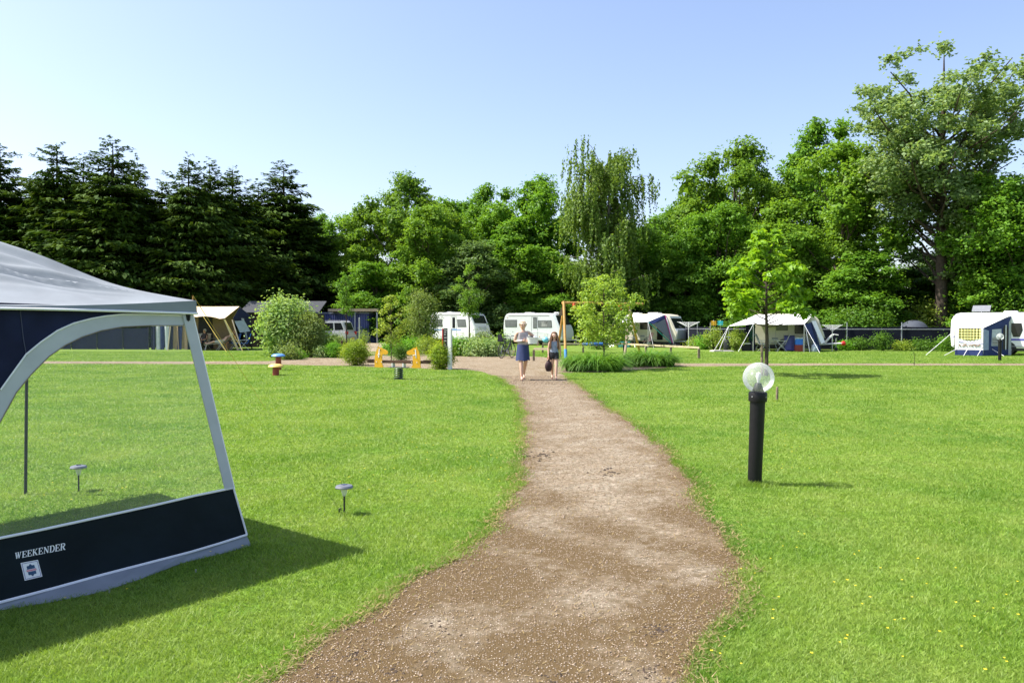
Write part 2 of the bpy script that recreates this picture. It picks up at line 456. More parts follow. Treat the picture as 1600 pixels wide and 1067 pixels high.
# ---- grass blades
def blades(name, y0, y1, n0, m, xm=1.3):
    """finer and denser near the camera, broader and sparser with distance, without steps"""
    yy = np.linspace(y0, y1, 400); pdf = (.66 * yy + xm) * 2 * yy ** -1.75; cdf = np.cumsum(pdf); cdf /= cdf[-1]
    Y = np.interp(rng.random(n0), cdf, yy); X = rng.uniform(-1, 1, n0) * (.66 * Y + xm)
    e = rng.normal(0, 1, (2, n0)) * np.where(rng.random(n0) < .12, .10, .022 + .0012 * Y)
    ok = ~inpoly(X + e[0], Y + e[1], near_path)
    X, Y = X[ok], Y[ok]; n = len(X)
    ex = [(G(1181, 759), .11, 900, 2.1), (G(538, 804), .05, 160, 1.3), (G(1214, 627), .06, 150, 1.4), (G(388, 853), .12, 500, 1.3), (G(250, 890), .3, 900, 1.2), (G(60, 940), .35, 900, 1.2)]
    tall = np.ones(len(X))
    pp = np.array([p for p in path_poly if p[1] < 24]); kf = 70000; ii = rng.choice(len(pp) - 1, kf, p=(lambda q: q / q.sum())(1 / pp[:-1, 1] ** .8)); ff = rng.random((kf, 1))
    ff = pp[ii] + (pp[ii + 1] - pp[ii]) * ff * (np.linalg.norm(pp[ii + 1] - pp[ii], axis=1, keepdims=True) < .6) + rng.normal(0, 1, (kf, 2)) * (.022 + .0015 * pp[ii][:, 1:2]) * (1 + 1.2 * (lumps(pp[ii][:, 0] * 3, pp[ii][:, 1], 4.0)[:, None] > .4))
    X = np.concatenate([X, ff[:, 0]]); Y = np.concatenate([Y, ff[:, 1]]); tall = np.concatenate([tall, rng.uniform(.8, 1.5, kf)])
    for c_, s_, k_, m_ in ex:                    # longer tufts left by the mower at posts and canvas
        X = np.concatenate([X, rng.normal(c_.x, s_, k_)]); Y = np.concatenate([Y, rng.normal(c_.y, s_ * .6, k_)]); tall = np.concatenate([tall, np.full(k_, m_)])
    n = len(X)
    lp = lumps(X, Y, 1.6); lq = lumps(X + 9, Y, 7.0)
    H = (.021 + .0003 * Y) * rng.uniform(.55, 1.35, n) * (1 + .22 * lp + .12 * lq) * tall
    wd = (.0022 + .00062 * Y) * rng.uniform(.7, 1.3, n)
    az = rng.uniform(0, 2 * PI, n); ln = rng.uniform(.3, 1.5, n)
    la = rng.uniform(0, 2 * PI, n)
    dx, dy = np.cos(az) * wd * .5, np.sin(az) * wd * .5
    V = np.zeros((n, 3, 3), np.float32)
    V[:, 0] = np.stack([X - dx, Y - dy, np.zeros(n)], 1)
    V[:, 1] = np.stack([X + dx, Y + dy, np.zeros(n)], 1)
    V[:, 2] = np.stack([X + np.cos(la) * H * ln, Y + np.sin(la) * H * ln, H], 1)
    return link(name, np_mesh(name, V.reshape(-1, 3), np.arange(n * 3).reshape(n, 3)), None, m)
grass_m = leafmat('grass_blade', (.080, .185, .013), (.290, .43, .056), trans=.42, rough=.5, spec=.3, tint=(1.03, 1.08, .45), cscale=.9, cc=(.33, .42, .10), cmix=.65, cd=(.085, .22, .02))
straw_m = leafmat('dry_straw', (.36, .29, .16), (.22, .17, .085), trans=.2, rough=.8, spec=.1)
def edge_straw():
    pp = np.array([p for p in path_poly if p[1] < 22]); k = 4800; ii = rng.choice(len(pp) - 1, k, p=(lambda q: q / q.sum())(1 / pp[:-1, 1] ** .8))
    q = pp[ii] + rng.normal(0, 1, (k, 2)) * (.035 + .002 * pp[ii][:, 1:2]); az = rng.uniform(0, 2 * PI, k); ln = rng.uniform(.02, .05, k) * (1 + .03 * q[:, 1]); wd = .0016 + .0004 * q[:, 1]; zz = rng.uniform(.012, .022, k)
    dx, dy = np.cos(az), np.sin(az); V = np.zeros((k, 3, 3), np.float32)
    V[:, 0] = np.stack([q[:, 0] - dy * wd, q[:, 1] + dx * wd, zz], 1); V[:, 1] = np.stack([q[:, 0] + dy * wd, q[:, 1] - dx * wd, zz], 1)
    V[:, 2] = np.stack([q[:, 0] + dx * ln, q[:, 1] + dy * ln, zz + rng.uniform(0, .02, k)], 1)
    tag(link('dry_grass', np_mesh('dry_grass', V.reshape(-1, 3), np.arange(k * 3).reshape(k, 3)), None, straw_m), 'withered pale grass where the lawn meets the path', 'grass', kind='stuff')
edge_straw()
tag(blades('grass', 2.8, 46.0, 1300000, grass_m), 'short mown bright green lawn grass on both sides of the path', 'grass', kind='stuff')
# ---- dry stems, chips and stones on the path
def scatter_path(n, y0, y1):
    Y = y0 * (y1 / y0) ** rng.random(n); X = rng.uniform(-2.7, 2.3, n)
    ok = inpoly(X, Y, near_path); return X[ok], Y[ok]
X, Y = scatter_path(95000, 2.9, 24)
n = len(X); r = rng.uniform(.002, .0062, n) * (.75 + .07 * Y) * np.where(rng.random(n) < .04, 1.7, 1)
O6 = np.array([(1, 0, 0), (-1, 0, 0), (0, 1, 0), (0, -1, 0), (0, 0, .7), (0, 0, -.7)], np.float32)
V = O6[None] * (r[:, None, None] * rng.uniform(.6, 1.3, (n, 6, 1)))
V += np.stack([X, Y, .009 + r * .2], 1)[:, None, :]
T8 = np.array([(0, 2, 4), (2, 1, 4), (1, 3, 4), (3, 0, 4), (2, 0, 5), (1, 2, 5), (3, 1, 5), (0, 3, 5)])
me = np_mesh('pebbles', V.reshape(-1, 3), (T8[None] + np.arange(n)[:, None, None] * 6).reshape(-1, 3))
peb_m = leafmat('pebble', (.16, .115, .07), (.41, .335, .25), trans=0.0, rough=.85, spec=.2, cscale=1.5, cc=(.30, .215, .14))
tag(link('pebbles', me, None, peb_m), 'loose fine brown and pale gravel strewn over the path', 'gravel', kind='stuff')
X, Y = scatter_path(60000, 2.9, 24)
edge = ~inpoly(X + rng.normal(0, .22, len(X)), Y + rng.normal(0, .22, len(X)), near_path) | (rng.random(len(X)) < .08)
X, Y = X[edge], Y[edge]; n = len(X)
az = rng.uniform(0, 2 * PI, n); ln = rng.uniform(.012, .045, n) * (1 + .03 * Y); wd = .0022 * (1 + .1 * Y)
dx, dy = np.cos(az), np.sin(az)
V = np.zeros((n, 3, 3), np.float32); zz = rng.uniform(.011, .018, n)
V[:, 0] = np.stack([X - dy * wd, Y + dx * wd, zz], 1); V[:, 1] = np.stack([X + dy * wd, Y - dx * wd, zz], 1)
V[:, 2] = np.stack([X + dx * ln, Y + dy * ln, zz + rng.uniform(-.002, .02, n)], 1)
tag(link('dry_stems', np_mesh('dry_stems', V.reshape(-1, 3), np.arange(n * 3).reshape(n, 3)), None, straw_m),
    'dry straw coloured grass stems along the worn path edges', 'straw', kind='stuff')
# clods of dark earth at the worn edges
clod = MB(); rc = random.Random(12)
for (cx_, cy_, k) in [(555, 1027, 10), (520, 1058, 8), (1030, 985, 16), (1010, 1050, 10), (845, 713, 8), (950, 738, 8), (865, 1063, 5), (610, 1052, 6), (690, 985, 4)]:
    for _ in range(k * 3):
        q = G(cx_ + rc.gauss(0, 13), cy_ + rc.gauss(0, 5)); rr_ = rc.uniform(.004, .013) * q.y / 4.5
        clod.lathe([(0.0, rr_ * .55), (rr_ * .7, rr_ * .35), (rr_, 0), (rr_ * .8, -.004)], 6, (q.x, q.y, .008))
        for i in range(len(clod.v) - 24, len(clod.v)):
            v = clod.v[i]; clod.v[i] = (v[0] + rc.gauss(0, rr_ * .18), v[1] + rc.gauss(0, rr_ * .18), v[2])
tag(clod.build('earth_clods', mat('dark_earth', (.05, .034, .022), .95, var=.4, scale=30)), 'crumbs of dark bare earth on the worn path', 'earth', kind='stuff')
# buttercups in the lawn
fl = MB(); rf = random.Random(4); cnt = 0
while cnt < 520:
    y_ = math.sqrt(rf.uniform(9, 30 ** 2)) if rf.random() < .4 else rf.uniform(3.2, 12)
    x_ = rf.uniform(-1, 1) * (.66 * y_ + .5)
    if inpoly(np.array([x_]), np.array([y_]), near_path)[0]: continue
    if lumps(np.array([x_]), np.array([y_]), .8)[0] < .1: continue
    cnt += 1; h_ = rf.uniform(.03, .06); s_ = rf.uniform(.006, .0095) * (1 + .03 * y_)
    fl.add([(x_ + math.cos(a) * s_ * (1 if k % 2 else .55), y_ + math.sin(a) * s_ * (1 if k % 2 else .55), h_ + (.004 if k % 2 else .002)) for k, a in enumerate([i * PI / 5 for i in range(10)])] + [(x_, y_, h_)],
           [(i, (i + 1) % 10, 10) for i in range(10)])
tag(fl.build('buttercups', leafmat('buttercup', (.75, .60, .02), (.80, .68, .05), trans=.2, cc=(.78, .62, .03))), 'tiny yellow buttercups dotted through the lawn', 'flowers', kind='stuff')

# ================================================================== TREES
def unit(a): return a / np.maximum(np.linalg.norm(a, axis=1, keepdims=True), 1e-9)
def leaf_quads(Pc, Nn, L, W, r, fold=.18, axis=None):
    n = len(Pc)
    A = axis if axis is not None else r.normal(0, 1, (n, 3))
    A = unit(A - Nn * np.sum(A * Nn, 1, keepdims=True)); S = np.cross(Nn, A)
    L = (np.asarray(L) * r.uniform(.65, 1.25, n))[:, None]; W = (np.asarray(W) * r.uniform(.65, 1.25, n))[:, None]
    V = np.zeros((n, 4, 3), np.float32)
    V[:, 0] = Pc - A * L * .5; V[:, 2] = Pc + A * L * .5 - Nn * L * .12
    V[:, 1] = Pc + S * W * .5 + Nn * L * fold; V[:, 3] = Pc - S * W * .5 + Nn * L * fold
    return V.reshape(-1, 3), np.arange(n * 4).reshape(n, 4)
def crown_mesh(name, lobes, r, leaf=.27, per=30, cl_r=.5, kcl=11, up=.6, flat=.6, core=0):
    """lobes: list of (centre, radius); leaves cling to clumps on every lobe"""
    cs, ds = [], []
    for c, rad in lobes:
        k = max(5, int(kcl * rad * rad))
        d = unit(r.normal(0, 1, (k, 3)) + np.array([0, 0, .25]))
        cs.append(np.asarray(c)[None] + d * rad * r.uniform(.55, 1.08, (k, 1)) * np.array([1, 1, .85])); ds.append(d)
    C = np.concatenate(cs); D = np.concatenate(ds); k = len(C)
    cr = cl_r * r.uniform(.5, 1.45, (k, 1, 1))
    Pp = (C[:, None] + r.normal(0, 1, (k, per, 3)) * cr * np.array([1, 1, flat]) * .62).reshape(-1, 3)
    Nn = (D[:, None] * .55 + np.array([0, 0, up]) + r.normal(0, .5, (k, per, 3))).reshape(-1, 3)
    S = np.full(len(Pp), leaf)
    if core:                                     # oversized leaves added deep inside, blocking view and light for a dark core
        LC = np.array([l[0] for l in lobes]); LR = np.array([l[1] for l in lobes]); i = r.integers(0, len(LC), core)
        q = LC[i] + unit(r.normal(0, 1, (core, 3))) * (LR[i] * r.uniform(.0, .55, core))[:, None]
        Pp = np.concatenate([Pp, q]); Nn = np.concatenate([Nn, r.normal(0, 1, (core, 3))]); S = np.concatenate([S, np.full(core, leaf * 2.6)])
    V, Q = leaf_quads(Pp, unit(Nn), S, S * .68, r)
    return np_mesh(name, V, Q)
def limb(mb, a, b, r0, r1, rr, n=6, bow=.12):
    a, b = Vector(a), Vector(b); L = (b - a).length
    pts = []; rs = []
    for i in range(5):
        t = i / 4; p = a.lerp(b, t)
        p += Vector((rr.uniform(-1, 1), rr.uniform(-1, 1), 0)) * L * .04 + Vector((0, 0, math.sin(t * PI) * L * bow * -.6))
        if i == 0: p = a
        pts.append(p); rs.append(r0 + (r1 - r0) * t)
    mb.tube(pts, rs, n)
def decid(seed, H=16., hb=1.5, Rr=4.6, nl=34, shape='round', leaf=.26, per=26, kcl=15, trunk_r=.26, barkm=None, lob=(.24, .40)):
    r = np.random.default_rng(seed); rr = random.Random(seed)
    lobes = []
    cz, sz = (H + hb) / 2, (H - hb) / 2
    i = 0
    while len(lobes) < nl:
        i += 1
        u = unit(r.normal(0, 1, (1, 3)))[0]; f = r.uniform(.72, .95) if i % 4 else r.uniform(.2, .7)
        p = u * f
        t = (p[2] + 1) / 2                      # 0 at the bottom, 1 at the top
        wdt = {'round': 1.0, 'cone': 1.15 - .6 * t, 'egg': 1.1 - .5 * abs(t - .38), 'oak': .85 + .3 * math.sin(t * PI)}[shape]
        rad = Rr * r.uniform(*lob) * (1 - .25 * t)
        c = np.array([p[0] * (Rr * wdt - rad * .6), p[1] * (Rr * wdt - rad * .6), cz + p[2] * (sz - rad * .5)])
        lobes.append((c, rad))
    for k in range(14):                         # skirt of low boughs
        a = r.uniform(0, 2 * PI); lobes.append((np.array([math.cos(a) * Rr * .62, math.sin(a) * Rr * .62, hb + r.uniform(.2, 3.2)]), Rr * .26))
    cm = crown_mesh('crown', lobes, r, leaf, per, kcl=kcl, cl_r=.42, core=2600)
    mb = MB()
    top = Vector((r.uniform(-.4, .4), r.uniform(-.4, .4), H * .8))
    pts = [Vector((0, 0, -.05)), Vector((.03, .02, .5)), Vector((top.x * .3, top.y * .3, H * .3)), Vector((top.x * .7, top.y * .7, H * .55)), top]
    mb.tube(pts, [trunk_r * 1.35, trunk_r, trunk_r * .8, trunk_r * .5, .04], 9)
    for c, rad in lobes[:22] + lobes[-8:]:
        zb = min(max(hb * .7, c[2] * rr.uniform(.5, .75)), H * .7)
        t = zb / (H * .8); a = Vector((top.x * t * .85, top.y * t * .85, zb))
        limb(mb, a, c, trunk_r * .42 * (1 - .5 * t), .025, rr, 5)
    tm = mb.build('trunk', barkm or bark, None, smooth=True)
    tme = tm.data; bpy.data.objects.remove(tm)
    return cm, tme, H, Rr
def place_tree(proto, name, label, px, top, Y, wpx, leafm, group=None, barkm=None, rz=None, x=None, seed=0, cat='tree'):
    cm, tme, H, Rr = proto
    g = GX(px, Y); h = CAMH + (HOR - top) / F * Y; wd = wpx / F * Y
    t = thing(name, label, cat, (g.x, g.y, 0), rz if rz is not None else random.uniform(0, 6.28), group)
    t.scale = (wd / (2 * Rr * 1.02), wd / (2 * Rr * 1.02), h / (H * 1.01))
    a = link('crown', cm, t); b = link('trunk', tme, t)
    if not cm.materials: cm.materials.append(leafm)
    if leafm.name != cm.materials[0].name:
        a.material_slots[0].link = 'OBJECT'; a.material_slots[0].material = leafm
    if barkm is not None:
        b.material_slots[0].link = 'OBJECT'; b.material_slots[0].material = barkm
    return t
lf_oak = leafmat('oak_leaf', (.085, .195, .022), (.180, .315, .038), trans=.42, cscale=.35, spec=.2)
lf_mid = leafmat('maple_leaf', (.075, .205, .020), (.172, .340, .036), trans=.44, cscale=.35, spec=.2)
lf_lite = leafmat('light_maple_leaf', (.100, .225, .022), (.190, .345, .042), trans=.46, cscale=.4, spec=.2)
lf_grey = leafmat('greyish_leaf', (.080, .165, .040), (.160, .250, .075), trans=.38, cscale=.35, spec=.25, cc=(.12, .21, .05))
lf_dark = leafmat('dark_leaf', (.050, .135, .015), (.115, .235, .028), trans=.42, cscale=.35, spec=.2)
lf_birch = leafmat('birch_leaf', (.085, .170, .026), (.180, .285, .056), trans=.45, cscale=.4, spec=.25)
lf_pop = leafmat('poplar_leaf', (.110, .210, .042), (.300, .410, .170), trans=.44, rough=.5, spec=.3, cscale=.5, cc=(.20, .31, .11))
lf_con = leafmat('spruce_needle', (.018, .050, .009), (.066, .126, .018), trans=.22, cscale=.6, cc=(.100, .160, .022), rough=.7, spec=.08)
D1 = decid(11, shape='oak', nl=46)
D2 = decid(12, shape='egg', nl=46, Rr=4.4, H=16)
D3 = decid(13, shape='round', nl=46, Rr=5.0, H=15)
D4 = decid(14, shape='cone', nl=46, Rr=4.2, H=15, hb=1.6)
D5 = decid(15, shape='egg', nl=46, Rr=4.6, H=17, hb=1.8, lob=(.22, .36))
# back row first, then the front
belt = 'broadleaf trees along the back of the campsite'
for a in [
    (D3, 'rounded green tree rising behind the right end of the conifers', 520, 312, 84, 105, lf_mid),
    (D2, 'mid green tree on the left shoulder of the tall oak', 572, 322, 78, 100, lf_lite),
    (D1, 'tall domed oak, highest tree left of the white post', 636, 254, 76, 135, lf_oak),
    (D3, 'tree top showing low behind between the oak and the maple', 705, 288, 86, 130, lf_mid),
    (D2, 'bright green tree in front right of the tall oak', 668, 312, 70, 110, lf_lite),
    (D5, 'mid green tree left of the broad maple by the birch', 766, 278, 78, 110, lf_mid),
    (D1, 'broad bright maple reaching up beside the weeping birch', 838, 253, 76, 140, lf_mid),
    (D4, 'greyish green tree low behind the first white caravan', 742, 368, 68, 120, lf_grey),
    (D3, 'low spreading green tree left behind the container', 592, 395, 72, 120, lf_mid),
    (D5, 'green tree standing behind the two white caravans', 812, 335, 71, 130, lf_mid),
    (D3, 'low leafy tree directly behind the second caravan', 880, 400, 69, 110, lf_mid),
    (D3, 'tree in the dip right of the weeping birch', 1050, 300, 82, 110, lf_mid),
    (D2, 'dark green tree low to the right of the birch', 1008, 345, 70, 115, lf_mid),
    (D1, 'tall dark oak left of the light maples', 1145, 196, 74, 155, lf_oak),
    (D3, 'full green tree in front of the tall dark oak', 1122, 296, 66, 140, lf_mid),
    (D5, 'tall oak with pointed top behind the light maple', 1278, 172, 74, 150, lf_mid),
    (D2, 'large light green maple beside the tall poplar', 1312, 210, 62, 175, lf_lite),
    (D4, 'light green tree on the left flank of the large maple', 1222, 300, 63, 130, lf_lite),
    (D4, 'dark low tree behind the blue awning caravan', 1352, 385, 58, 130, lf_mid),
    (D3, 'dark maple at the right edge below the poplar', 1592, 240, 54, 190, lf_mid),
    (D5, 'dull olive tree under the poplar near its trunk', 1512, 345, 66, 130, lf_grey),
    (D4, 'low dark tree filling the gap left of the poplar trunk', 1430, 408, 64, 110, lf_dark),
    (D3, 'low dark tree behind the caravan with the white canopy', 1062, 405, 66, 100, lf_dark),
    (D4, 'low dark green tree behind the swing', 960, 420, 66, 120, lf_dark),
]:
    place_tree(a[0], 'broadleaf_tree', a[1], a[2], a[3], a[4], a[5] * 1.25, a[6], belt)
# weeping birch
def birch(seed=31, H=19., Rr=5.2):
    r = np.random.default_rng(seed); rr = random.Random(seed); mb = MB()
    mb.tube([(0, 0, -.05), (.05, 0, 4), (-.1, .1, 9), (.1, 0, 14), (.0, .0, 18)], [.3, .23, .17, .1, .02], 9)
    Ps, Ns, Ax = [], [], []
    for i in range(78):
        zb = rr.uniform(4.0, 16.5); a = rr.uniform(0, 2 * PI); t = zb / H
        out = Rr * (1.05 - .50 * t ** 2.2) * rr.uniform(.4, 1.0); up = rr.uniform(.8, 2.8)
        tip = Vector((math.cos(a) * out, math.sin(a) * out, min(zb + up, H - .2)))
        limb(mb, (0, 0, zb), tip, .07 * (1 - t * .6), .015, rr, 5, bow=-.2)
        for j in range(22):
            f = rr.uniform(.25, 1.05); s = Vector((0, 0, zb)).lerp(tip, f) + Vector((rr.gauss(0, .35), rr.gauss(0, .35), rr.uniform(-.1, .35)))
            ln = rr.uniform(.9, 3.0); k = int(ln * 11)
            q = np.linspace(0, 1, k)[:, None]
            pos = np.array(s)[None] + q * np.array([[math.cos(a) * .25 * ln * .3, math.sin(a) * .25 * ln * .3, -ln]]) + r.normal(0, .07, (k, 3))
            Ps.append(pos); Ns.append(r.normal(0, 1, (k, 3)) * .7 + np.array([math.cos(a), math.sin(a), .5]))
            Ax.append(np.tile([[0, 0, -1.]], (k, 1)) + r.normal(0, .35, (k, 3)))
    V, Q = leaf_quads(np.concatenate(Ps), unit(np.concatenate(Ns)), .30, .17, r, axis=np.concatenate(Ax))
    o = mb.build('trunk', bark_p, None, smooth=True); me = o.data; bpy.data.objects.remove(o)
    return np_mesh('crown', V, Q), me, H, Rr
BI = birch()
place_tree(BI, 'birch_tree', 'tall weeping birch with hanging olive branches behind the swing', 950, 220, 65, 185, lf_birch, rz=.4)
# poplar
def poplar(seed=41, H=25., Rr=6.6):
    r = np.random.default_rng(seed); rr = random.Random(seed); mb = MB()
    mb.tube([(0, 0, -.05), (0, 0, 3), (.1, 0, 8), (-.1, .1, 14), (.2, 0, 20), (.1, 0, 24)], [.46, .36, .31, .23, .12, .03], 10)
    lobes = []
    for i in range(74):
        zb = rr.uniform(4.5, 19); a = rr.uniform(0, 2 * PI); t = (zb - 5) / 20
        out = Rr * rr.uniform(.35, 1.0) * (.55 + .45 * min(1, t * 2.2))
        tip = Vector((math.cos(a) * out, math.sin(a) * out, min(zb + rr.uniform(1.5, 5.2), H - .6)))
        limb(mb, (0, 0, zb), tip, .13 * (1 - .5 * t), .03, rr, 6, bow=.15)
        for f in (.4, .55, .7, .85, 1.0):
            q = Vector((0, 0, zb)).lerp(tip, f) + Vector((rr.gauss(0, .6), rr.gauss(0, .6), rr.gauss(0, .5)))
            if rr.random() < .72: lobes.append((np.array(q), rr.uniform(.40, .78)))
    for i in range(40):
        q_ = math.sqrt(rr.random()) * Rr * .82; a = rr.uniform(0, 6.28); lobes.append((np.array((math.cos(a) * q_, math.sin(a) * q_, rr.uniform(16.5, H - .7 - .35 * q_ * rr.random()))), rr.uniform(.45, .9)))
    cm = crown_mesh('crown', lobes, r, leaf=.27, per=22, cl_r=.40, kcl=18, up=.3, flat=.8)
    o = mb.build('trunk', bark_p, None, smooth=True); me = o.data; bpy.data.objects.remove(o)
    return cm, me, H, Rr
PO = poplar()
place_tree(PO, 'poplar_tree', 'very tall open poplar with pale leaves and bare trunk', 1470, 66, 57, 345, lf_pop, rz=1.0, barkm=bark)
place_tree(PO, 'poplar_tree', 'second tall poplar cut off by the right edge of the picture', 1655, 250, 62, 200, lf_pop, rz=3.4)
# spruces
def spruce(seed, H=18., Rr=2.9, ragged=.3):
    r = np.random.default_rng(seed); rr = random.Random(seed); mb = MB()
    mb.tube([(0, 0, -.05), (0, 0, H * .5), (.05, 0, H * .97)], [.26, .16, .015], 8)
    Ps, Ns, Ax = [], [], []
    z = .5
    while z < H - .15:
        t = z / H; rad = Rr * min(1.0, ((1 - t) * 1.7) ** .72 + .02) * rr.uniform(1 - ragged, 1 + ragged * .5)
        nb = 7 if t < .8 else 5
        a0 = rr.uniform(0, 6.28)
        for b in range(nb):
            a = a0 + b * 2 * PI / nb + rr.gauss(0, .22); ln = max(.22, rad * rr.uniform(.55, 1.15) * (1 + .25 * math.sin(2 * a + z * .9 + seed) + .15 * math.sin(5 * a - z * 1.7)))
            dr = np.array([math.cos(a), math.sin(a), 0.])
            k = max(6, int(ln * 25)); f = np.sqrt(r.uniform(0.02, 1, k))[:, None]
            droop = (-.38 * f + .28 * f ** 2.5) * ln * (1.25 - t) + (t > .85) * f * ln * .5
            sp = r.normal(0, 1, (k, 1)) * .23 * ln * (1 - f * .55)
            sd = np.array([-dr[1], dr[0], 0.])
            hang = -np.abs(r.normal(0, .22, (k, 1))) * (.4 + f) * (1 - t * .6)
            pos = np.array([0, 0, z + rr.gauss(0, .33)])[None] + dr * f * ln + sd * sp + np.array([0, 0, 1.])[None] * (droop + hang)
            Ps.append(pos)
            Ax.append(dr * .8 + sd * np.sign(sp) * .35 + np.array([0, 0, -.75]) * (1 if t < .85 else -.5) + r.normal(0, .25, (k, 3)))
            Ns.append(dr * .3 + np.array([0, 0, .9]) + r.normal(0, .45, (k, 3)))
            if ln > .8 and b % 2 == 0:
                mb.tube([(0, 0, z), tuple(dr * ln * .9 + np.array([0, 0, z - .15 * ln]))], [.03, .008], 4)
        z += (.205 if t < .9 else .3) * rr.uniform(.7, 1.3)
    PP = np.concatenate(Ps); sz_ = .22 + .30 * np.clip((H - PP[:, 2]) / (H * .35), 0, 1)
    V, Q = leaf_quads(PP, unit(np.concatenate(Ns)), sz_, sz_ * .36, r, fold=.06, axis=np.concatenate(Ax))
    o = mb.build('trunk', bark, None, smooth=True); me = o.data; bpy.data.objects.remove(o)
    return np_mesh('crown', V, Q), me, H, Rr
S1, S2, S3 = spruce(51), spruce(52, ragged=.42), spruce(53, ragged=.2, Rr=3.1)
for a in [
    (S1, 'dark spruce at the left edge of the picture', 2, 222, 61, 125), (S2, 'small topped spruce second from the left edge', 52, 268, 66, 110),
    (S2, 'ragged spruce with crooked top above the grey tent roof', 92, 216, 60, 125), (S3, 'spruce with thin bare top behind the ragged one', 133, 240, 65, 110),
    (S1, 'tallest dark spruce of the left row', 178, 211, 59, 135), (S3, 'spruce just right of the tallest one', 214, 242, 63, 110),
    (S2, 'low spruce at the gap in the left row', 256, 276, 62, 100), (S3, 'slim spruce right of the gap in the row', 297, 240, 60, 115),
    (S1, 'spruce in the middle of the right half of the row', 331, 247, 63, 110), (S2, 'spruce with leaning tip above the beige camper tent', 364, 256, 68, 115),
    (S3, 'low spruce between the two right hand spruces', 404, 280, 76, 105), (S1, 'broad spruce at the right end of the dark row', 444, 250, 77, 130),
    (S2, 'spruce half hidden behind the right end of the row', 482, 330, 84, 100), (S3, 'spruce beyond the left edge spruce', -60, 240, 60, 130),
]:
    place_tree(a[0], 'spruce_tree', a[1], a[2], a[3], a[4], a[5] * 1.38, lf_con, 'dark spruces in the left row')
# the wood behind them all: one mass
r = np.random.default_rng(77); lobes = []
for i in range(330):
    x_ = r.uniform(-95, 105); lobes.append((np.array([x_, 92 + r.uniform(-3, 6), r.uniform(.6, 7.5)]), r.uniform(1.4, 2.4)))
wm = crown_mesh('woodland', lobes, r, leaf=.75, per=8, cl_r=.9, kcl=6)
tag(link('woodland', wm, None, lf_dark), 'dark mass of woodland undergrowth behind the trees', 'woodland', kind='stuff')

# ================================================================== THE NEAR AWNING TENT
C1, C1b = G(389, 851), G(0, 951)
UD = (C1b - C1).normalized()                      # along the front wall, away from the visible corner
E1 = P(297, 489, 5.42)
WN = UD.cross(E1 - C1).normalized()
if WN.y > 0: WN = -WN                             # outward normal of the front wall
VD = WN.cross(UD).normalized()
if VD.z < 0: VD = -VD
def W(px, py, off=0.0):                           # pixel -> point of the front wall plane
    d = ray(px, py); o = Vector((0, 0, CAMH)); t = (C1 - o).dot(WN) / d.dot(WN)
    return o + d * t + WN * off
def uv(px, py):
    q = W(px, py) - C1; return (q.dot(UD), q.dot(VD))
def fromuv(u, v, off=0.0): return C1 + UD * u + VD * v + WN * off
tent = thing('awning_tent', 'grey and navy tent with arched clear window in the left foreground', 'tent', (0, 0, 0))
LW = 3.05
def wall_part(name, pts, off, m, th=.003, parent=None):
    return MB().slab([p + WN * off for p in pts], WN * th).build(name, m, parent or tent)
arch_o = [(-60, 700), (-30, 655), (0, 609), (15, 588), (40, 553.5), (63, 534.6), (88.6, 516.8), (114, 505.4), (142, 498), (165, 494), (190, 491.5), (240, 491.5), (288.6, 493.3)]
arch_i = [(-42, 760), (-15, 685), (10, 640), (25, 613), (48, 585), (76, 557), (101, 539.6), (126.6, 527), (157, 517), (190, 511), (233, 509), (286, 509)]
eave = [(298, 489), (240, 483), (160, 479.5), (80, 476), (0, 473)]
ue, ve = uv(0, 473)
uo, vo = uv(-60, 700); ui, vi = uv(-42, 760)
vp = uv(0, 840)[1]; vb = uv(0, 940)[1]
# upper navy wall above the arch
wall_part('upper_wall', [W(*p) for p in eave] + [fromuv(LW, ve), fromuv(LW, vp), fromuv(uo + .12, vp), fromuv(uo + .06, vp + .25)] + [W(*p) for p in arch_o] , 0, navy)
# seam on the navy wall
MB().tube([W(30, 477, .006), W(36, 530, .006), W(41, 556, .006)], .003, 5).build('seam', mat('navy_seam', (.05, .055, .10), .8), tent)
# the pale frame round the window
wall_part('window_frame', [fromuv(uo + .12, vp), fromuv(uo + .06, vp + .25)] + [W(*p) for p in arch_o] + [W(298, 494), W(284, 509.5)] + [W(*p) for p in reversed(arch_i)] + [fromuv(ui + .10, vp + .18), fromuv(ui + .11, vp)], .004, canvas_g)
# corner leg sleeve
wall_part('leg_sleeve', [W(283, 492), W(299, 489), W(364, 763), W(350, 766)], .008, canvas_g, th=.012)
MB().tube([W(299, 491, .016), W(364, 763, .016)], .006, 6).build('piping', piping, tent, smooth=True)
MB().tube([W(p[0], p[1], .010) for p in arch_o[2:]], .005, 6).build('piping', piping, tent, smooth=True)
# clear film
clear = film('clear_window_film', (.85, .88, .90), amount=.02, rough=.12, spec_fac=.6)
MB().slab([W(*p) for p in arch_i] + [W(350, 766), W(240, 790), W(120, 816), W(0, 841), fromuv(ui + .11, vp)], WN * -.0015).build('clear_window', clear, tent)
# the stitched edge of the film
MB().tube([W(p[0], p[1], .009) for p in arch_i[1:]], .003, 5).build('window_seam', mat('seam_brown', (.22, .18, .12), .8), tent)
